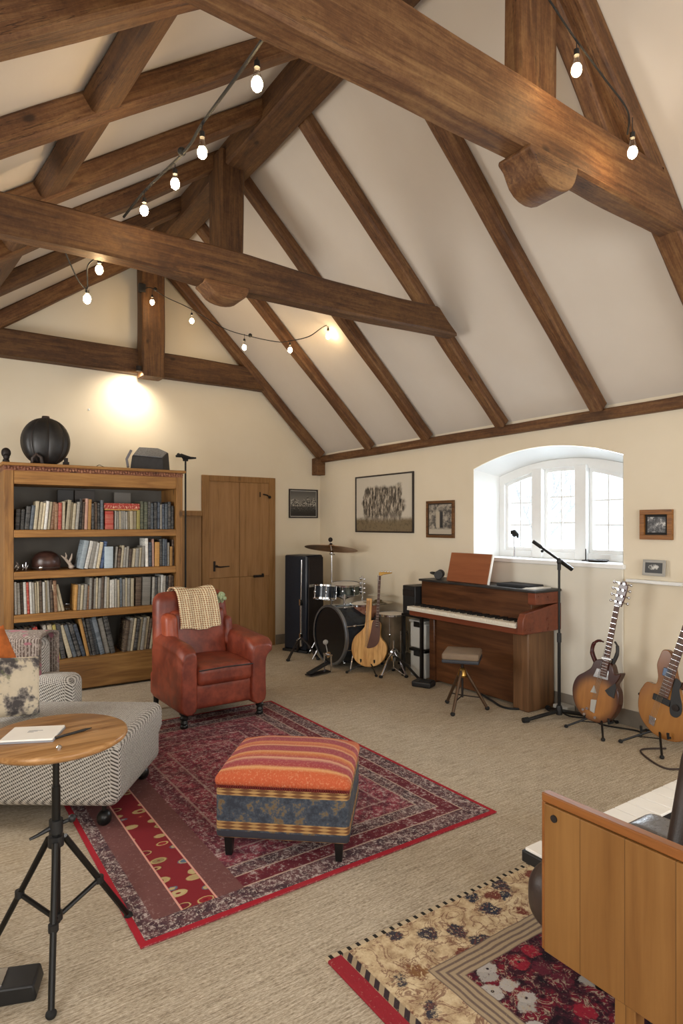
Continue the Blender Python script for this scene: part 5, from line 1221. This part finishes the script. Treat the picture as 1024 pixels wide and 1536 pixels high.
for z, lb in ((.002, 'translucent plastic storage box on the floor under the black keyboard'), (.285, 'upper translucent plastic storage box under the black keyboard')):
    bx = thing('storage_box', lb, 'box', (4.20, 4.62, z)); MB().bb(-.12, .13, -.11, .11, 0, .25).build('tub', PL, bx, bevel=.015, seg=3)
    MB().bb(-.13, .14, -.117, .117, .25, .275).build('lid', M['black'] if z < .1 else F4, bx, bevel=.005); MB().bb(-.135, -.128, -.04, .04, .21, .262).build('clip', M['black'], bx)
# ================================================================== upright organ / digital piano
po = thing('upright_piano', 'dark walnut digital piano with white keys under the window', 'piano', (0, 0, 0))
y0, y1 = 3.24, 4.56
MB().bb(4.10, 4.36, y0 + .05, y1 - .16, .02, .64).build('lower_panel', M['piano'], po, bevel=.004)
MB().bb(4.03, 4.36, y0, y0 + .16, .0, .66).build('leg', M['pianol'], po, bevel=.012, seg=3)
MB().bb(4.07, 4.36, y1 - .19, y1 - .12, .0, .66).build('leg', M['piano'], po, bevel=.008)
MB().bb(3.93, 4.37, y0 - .02, y1 + .01, .63, .685).build('key_bed', M['pianor'], po, bevel=.006)
m = MB()
pf = [(3.90, .64), (4.38, .64), (4.38, .86), (4.30, .855), (3.93, .80), (3.905, .75)]
n = len(pf); m.add([(a, y0 - .05, b) for a, b in pf] + [(a, y0 + .01, b) for a, b in pf], [tuple(range(n)), tuple(range(2 * n - 1, n - 1, -1))] + [(i, i + n, (i + 1) % n + n, (i + 1) % n) for i in range(n)]); m.build('end_cheek', M['pianor'], po, bevel=.006)
MB().bb(4.06, 4.37, y0 - .045, y0 + .03, .86, .955).build('side_block', M['pianor'], po, bevel=.004)
MB().bb(4.08, 4.37, y0 + .01, y1, .685, .955).build('upper_panel', M['piano'], po, bevel=.005)
MB().bb(4.05, 4.385, y0 - .05, y1 + .01, .955, .975).build('lid', M['bleather'], po, bevel=.004)
kb = MB().bb(3.895, 4.08, y0 + .02, y1 + .0, .684, .70).build('keyboard', plain('ivory_keys', 'ddd6c6', .35, var=.06), po)
m = MB(); nkeys = 45; yk = (y1 - y0 - .03) / nkeys
for i in range(nkeys): m.bb(3.888, 4.075, y0 + .022 + yk * i + .0008, y0 + .022 + yk * (i + 1) - .0008, .700, .722)
m.build('white_keys', plain('ivory_key_tops', 'e4ddcd', .3, var=.05), kb, bevel=.0015, seg=1)
m = MB()
for i in range(nkeys - 1):
    if (i % 7) in (0, 1, 3, 4, 5): m.bb(3.96, 4.075, y0 + .022 + yk * (i + 1) - .006, y0 + .022 + yk * (i + 1) + .006, .722, .734)
m.build('black_keys', M['plastic'], kb, bevel=.0015, seg=1)
bd = tag(MB().box((0, 0, .135), (.018, .50, .27)).build('music_board', M['brd'], loc=(4.10, 3.98, .977), rot=(0, R(14), 0), bevel=.004), 'reddish brown wooden board leaning upright on the piano lid', 'board')
MB().bb(-.009, .009, -.262, -.2515, .0, .268).build('white_edge', M['paper'], bd)
tag(MB().rbox((0, 0, .012), (.20, .34, .024), .008, mid=2).build('folded_cloth', plain('dark_cloth', '24252a', .8, bump=.3), loc=(4.24, 3.50, .976)), 'folded dark cloth lying on the right of the piano lid', 'cloth')
sp_ = thing('sheet_music', 'white paper sheets at the right end of the piano lid', 'paper', (4.22, 3.295, .976), R(4))
for i in range(3): MB().bb(-.12 + i * .006, .10, -.055, .07 - i * .008, .001 + i * .003, .003 + i * .003).build('sheet', M['paper'], sp_)
hp = thing('headphones', 'black headphones lying on the left end of the piano lid', 'headphones', (4.20, 4.45, .976), R(40))
m = MB(); m.tube([(.085 * cos(a), .075 * sin(a), .045 + .012 * sin(a)) for a in [pi * i / 14 for i in range(15)]], .009, 8); m.build('headband', M['plastic'], hp)
for sx in (-1, 1): MB().lathe([(.0, 0), (.038, .0), (.042, .015), (.038, .034), (.0, .036)], 20, Matrix.Translation((sx * .085, -.01, .042)) @ Matrix.Rotation(R(90 * -sx), 4, 'Y') @ Matrix.Translation((0, 0, -.018))).build('ear_cup', M['bleather'], hp)
tag(MB().tube(cat_rom([(4.085, 3.80, .02), (4.03, 3.62, .012), (3.97, 3.46, .010), (4.0, 3.36, .012), (4.06, 3.33, .03), (4.07, 3.36, .20)], 6, False), .009, 8).build('power_cable', M['rubber']), 'black cable looping over the carpet at the foot of the piano', 'cable')
# stool
stl = thing('piano_stool', 'square padded stool on a splayed bronze tripod before the piano', 'stool', (3.66, 3.60, 0), R(38))
MB().rbox((0, 0, .455), (.31, .29, .055), .018, mid=4).build('seat', plain('taupe_seat_cloth', '7d6a56', .7, bump=.3), stl)
MB().rbox((0, 0, .418), (.312, .292, .03), .010, mid=3).build('seat_base', plain('dark_seat_base', '2e3138', .5), stl)
MB().cyl((0, 0, .30), (0, 0, .405), .012).build('spindle', M['iron'], stl)
MB().lathe([(.016, .345), (.030, .325), (.040, .285), (.034, .27)], 16).build('hub', M['gold'], stl)
BRZ = plain('bronze_tube', '5a4636', .3, .6)
for a in (R(-75), R(45), R(165)):
    f_ = Vector((.20 * cos(a), .20 * sin(a), .018)); hb = Vector((.022 * cos(a), .022 * sin(a), .32)); l = MB().tube([tuple(hb), tuple(f_)], .013, 10).build('leg', BRZ, stl)
    MB().tube([(0, 0, .12), tuple(hb.lerp(f_, .72))], .005, 6).build('strut', M['iron'], l); MB().sph(tuple(f_), (.020, .020, .017), 10, 8).build('rubber_foot', M['rubber'], l)
MB().cyl((0, 0, .105), (0, 0, .30), .009).build('centre_rod', M['iron'], stl)
# floor pedal left of the piano
fp = thing('sustain_pedal', 'small black foot pedal on the carpet left of the piano', 'pedal', (3.90, 4.33, 0), R(25))
MB().rbox((0, 0, .028), (.14, .19, .052), .014, mid=3).build('housing', M['plastic'], fp); MB().bb(-.05, .05, -.085, .03, .052, .060).build('tread', M['rubber'], fp, bevel=.003)
# mic stand
ms = thing('microphone_stand', 'tall black microphone stand with angled boom beside the piano', 'stand', (4.12, 3.02, 0))
MB().cyl((0, 0, .06), (0, 0, .62), .0125).build('lower_tube', M['black'], ms); MB().cyl((0, 0, .60), (0, 0, 1.22), .009).build('upper_tube', M['black'], ms)
m = MB(); m.cyl((0, 0, .59), (0, 0, .66), .017, n=12); m.build('height_clutch', M['plastic'], ms)
Bx = Vector((.83, -.56, 0)) * 1.0
bc_ = Vector((0, 0, 1.225)); dr = Vector((.75, -.35, -.56)).normalized()
m = MB(); m.tube([tuple(bc_ - dr * .22), tuple(bc_ + dr * .13)], .010, 8); m.tube([tuple(bc_ + dr * .02), tuple(bc_ + dr * .13)], .017, 10); m.build('boom', M['black'], ms)
m = MB(); m.sph(tuple(bc_ - Vector((0, 0, .01))), (.020, .020, .028), 10, 8); m.cyl((0, 0, 1.15), (0, 0, 1.22), .014); m.build('boom_clutch', M['plastic'], ms)
m = MB(); m.tube([tuple(bc_ - dr * .26), tuple(bc_ - dr * .18)], .014, 10); m.sph(tuple(bc_ - dr * .17 - Vector((0, 0, .025))), .011, 8, 6); m.build('microphone_clip', M['rubber'], ms)
MB().lathe([(.024, .03), (.028, .06), (.02, .10)], 16).build('hub', M['plastic'], ms)
for a, L_ in ((R(165), .33), (R(-38), .30), (R(60), .22)):
    f_ = Vector((L_ * cos(a), L_ * sin(a), .018)); l = MB().tube([(0, 0, .06), tuple(f_ * .85 + Vector((0, 0, .006))), tuple(f_)], [.016, .014, .014], 8).build('leg', M['black'], ms)
    MB().tube([tuple(f_ * .86 + Vector((0, 0, .004))), tuple(f_)], .021, 10).build('rubber_foot', M['rubber'], l)
# cables on the floor by the right wall
tag(MB().tube(cat_rom([(4.14, 2.20, .006), (3.98, 2.28, .006), (3.86, 2.16, .006), (3.80, 2.02, .006), (3.86, 1.93, .02)], 6, False), .006, 6).build('guitar_cable', plain('dark_brown_cable', '3a2c26', .6)), 'thin brown cable on the carpet below the amber guitar', 'cable')
tag(MB().tube(cat_rom([(4.30, 3.16, .006), (4.22, 3.0, .006), (4.30, 2.86, .006), (4.24, 2.72, .006), (4.32, 2.5, .006), (4.22, 2.42, .006)], 6, False), .006, 6).build('guitar_cable', M['rubber']), 'black cable on the carpet along the wall behind the sunburst guitar', 'cable')
tag(MB().rbox((0, 0, .03), (.10, .14, .06), .01, mid=2).build('effects_pedal', F4, loc=(4.29, 3.10, 0)), 'small silver effects box on the floor between microphone stand and wall', 'box')

# ================================================================== desk panel, chair and keyboard at the bottom right
dk = thing('wooden_desk', 'honey oak desk end with a brass pin, cut by the right edge', 'desk', (1.445, 1.12, 0))
MB().bb(0, .022, -1.0, -.012, .315, .725).build('end_board', M['cab'], dk, bevel=.002)
m = MB(); m.bb(0.004, .034, -1.0, 0, .727, .752); m.bb(.004, .034, -.014, 0, .315, .727); m.build('edge_trim', M['cabt'], dk, bevel=.003)
MB().bb(.024, .046, -1.0, -.004, .32, .742).build('back_board', M['cabt'], dk, bevel=.002)
MB().bb(.004, .046, -.275, -.22, .0, .32).build('leg', M['cab'], dk, bevel=.003)
MB().bb(.004, .046, -.98, -.90, .0, .32).build('leg', M['cab'], dk, bevel=.003)
MB().cyl((-.004, -.045, .695), (.002, -.045, .695), .010, n=16).build('brass_pin', M['iron'], dk)
lc = thing('leather_chair', 'dark brown leather chair half hidden behind the wooden desk', 'chair', (1.80, 1.06, 0))
MB().rbox((.0, .02, .34), (.46, .46, .21), .09, mid=5, k=6).build('seat', M['dleather'], lc)
MB().rbox((.05, -.30, .58), (.13, .42, .56), .06, lambda x, y, z: (x + .36 * z, y, z), mid=6, k=5).build('backrest', M['dleather'], lc)
MB().rbox((.22, .02, .46), (.20, .22, .11), .05, mid=5, k=6).build('armrest', leather('worn_grey_leather', '4a4644', '6a6562', .25), lc)
for x, y in ((.02, -.12), (.02, .12), (.18, -.12), (.18, .12)): MB().cyl((x, y, 0), (x * .9, y * .9, .26), .016, .02).build('leg', M['black'], lc)
el = thing('low_keyboard', 'keyboard with broad white keys lying behind the wooden desk', 'keyboard', (2.43, 1.46, -.025))
cs_ = MB().bb(-.56, .60, -.08, .075, .27, .312).build('case', M['plastic'], el, bevel=.004)
for i in range(12): MB().bb(-.555 + .096 * i + .003, -.555 + .096 * (i + 1) - .003, -.085, .065, .312, .324).build('white_key', M['paper'], el, bevel=.003)
for x in (-.30, .42): MB().bb(x - .015, x + .015, -.06, .06, 0, .27).build('leg', M['black'], el)

# ================================================================== bare tree and hedge outside the window
BARK = plain('pale_bark', 'c2c4c4', .8)
tr = thing('garden_tree', 'pale bare tree outside, seen faintly through the window panes', 'tree', (9.5, 7.4, -.4))
random.seed(21)
def branch(m, p, d_, L_, r, depth):
    q = p + d_ * L_; m.tube([tuple(p), tuple(p.lerp(q, .5) + Vector((random.uniform(-.05, .05), random.uniform(-.05, .05), 0)) * L_), tuple(q)], [r, r * .8, r * .6], 5)
    if depth:
        for _ in range(3): branch(m, p.lerp(q, random.uniform(.45, 1)), (d_ + Vector((random.uniform(-.8, .8), random.uniform(-.8, .8), random.uniform(-.15, .6)))).normalized(), L_ * random.uniform(.55, .8), r * .55, depth - 1)
m = MB(); branch(m, Vector((0, 0, 0)), Vector((0, 0, 1)), 1.6, .09, 0); tk = m.build('trunk', BARK, tr)
m = MB(); [branch(m, Vector((0, 0, 1.2 + .1 * i)), Vector((random.uniform(-.8, .8), random.uniform(-.8, .8), .8)).normalized(), 1.1, .028, 3) for i in range(5)]; m.build('branches', BARK, tr)
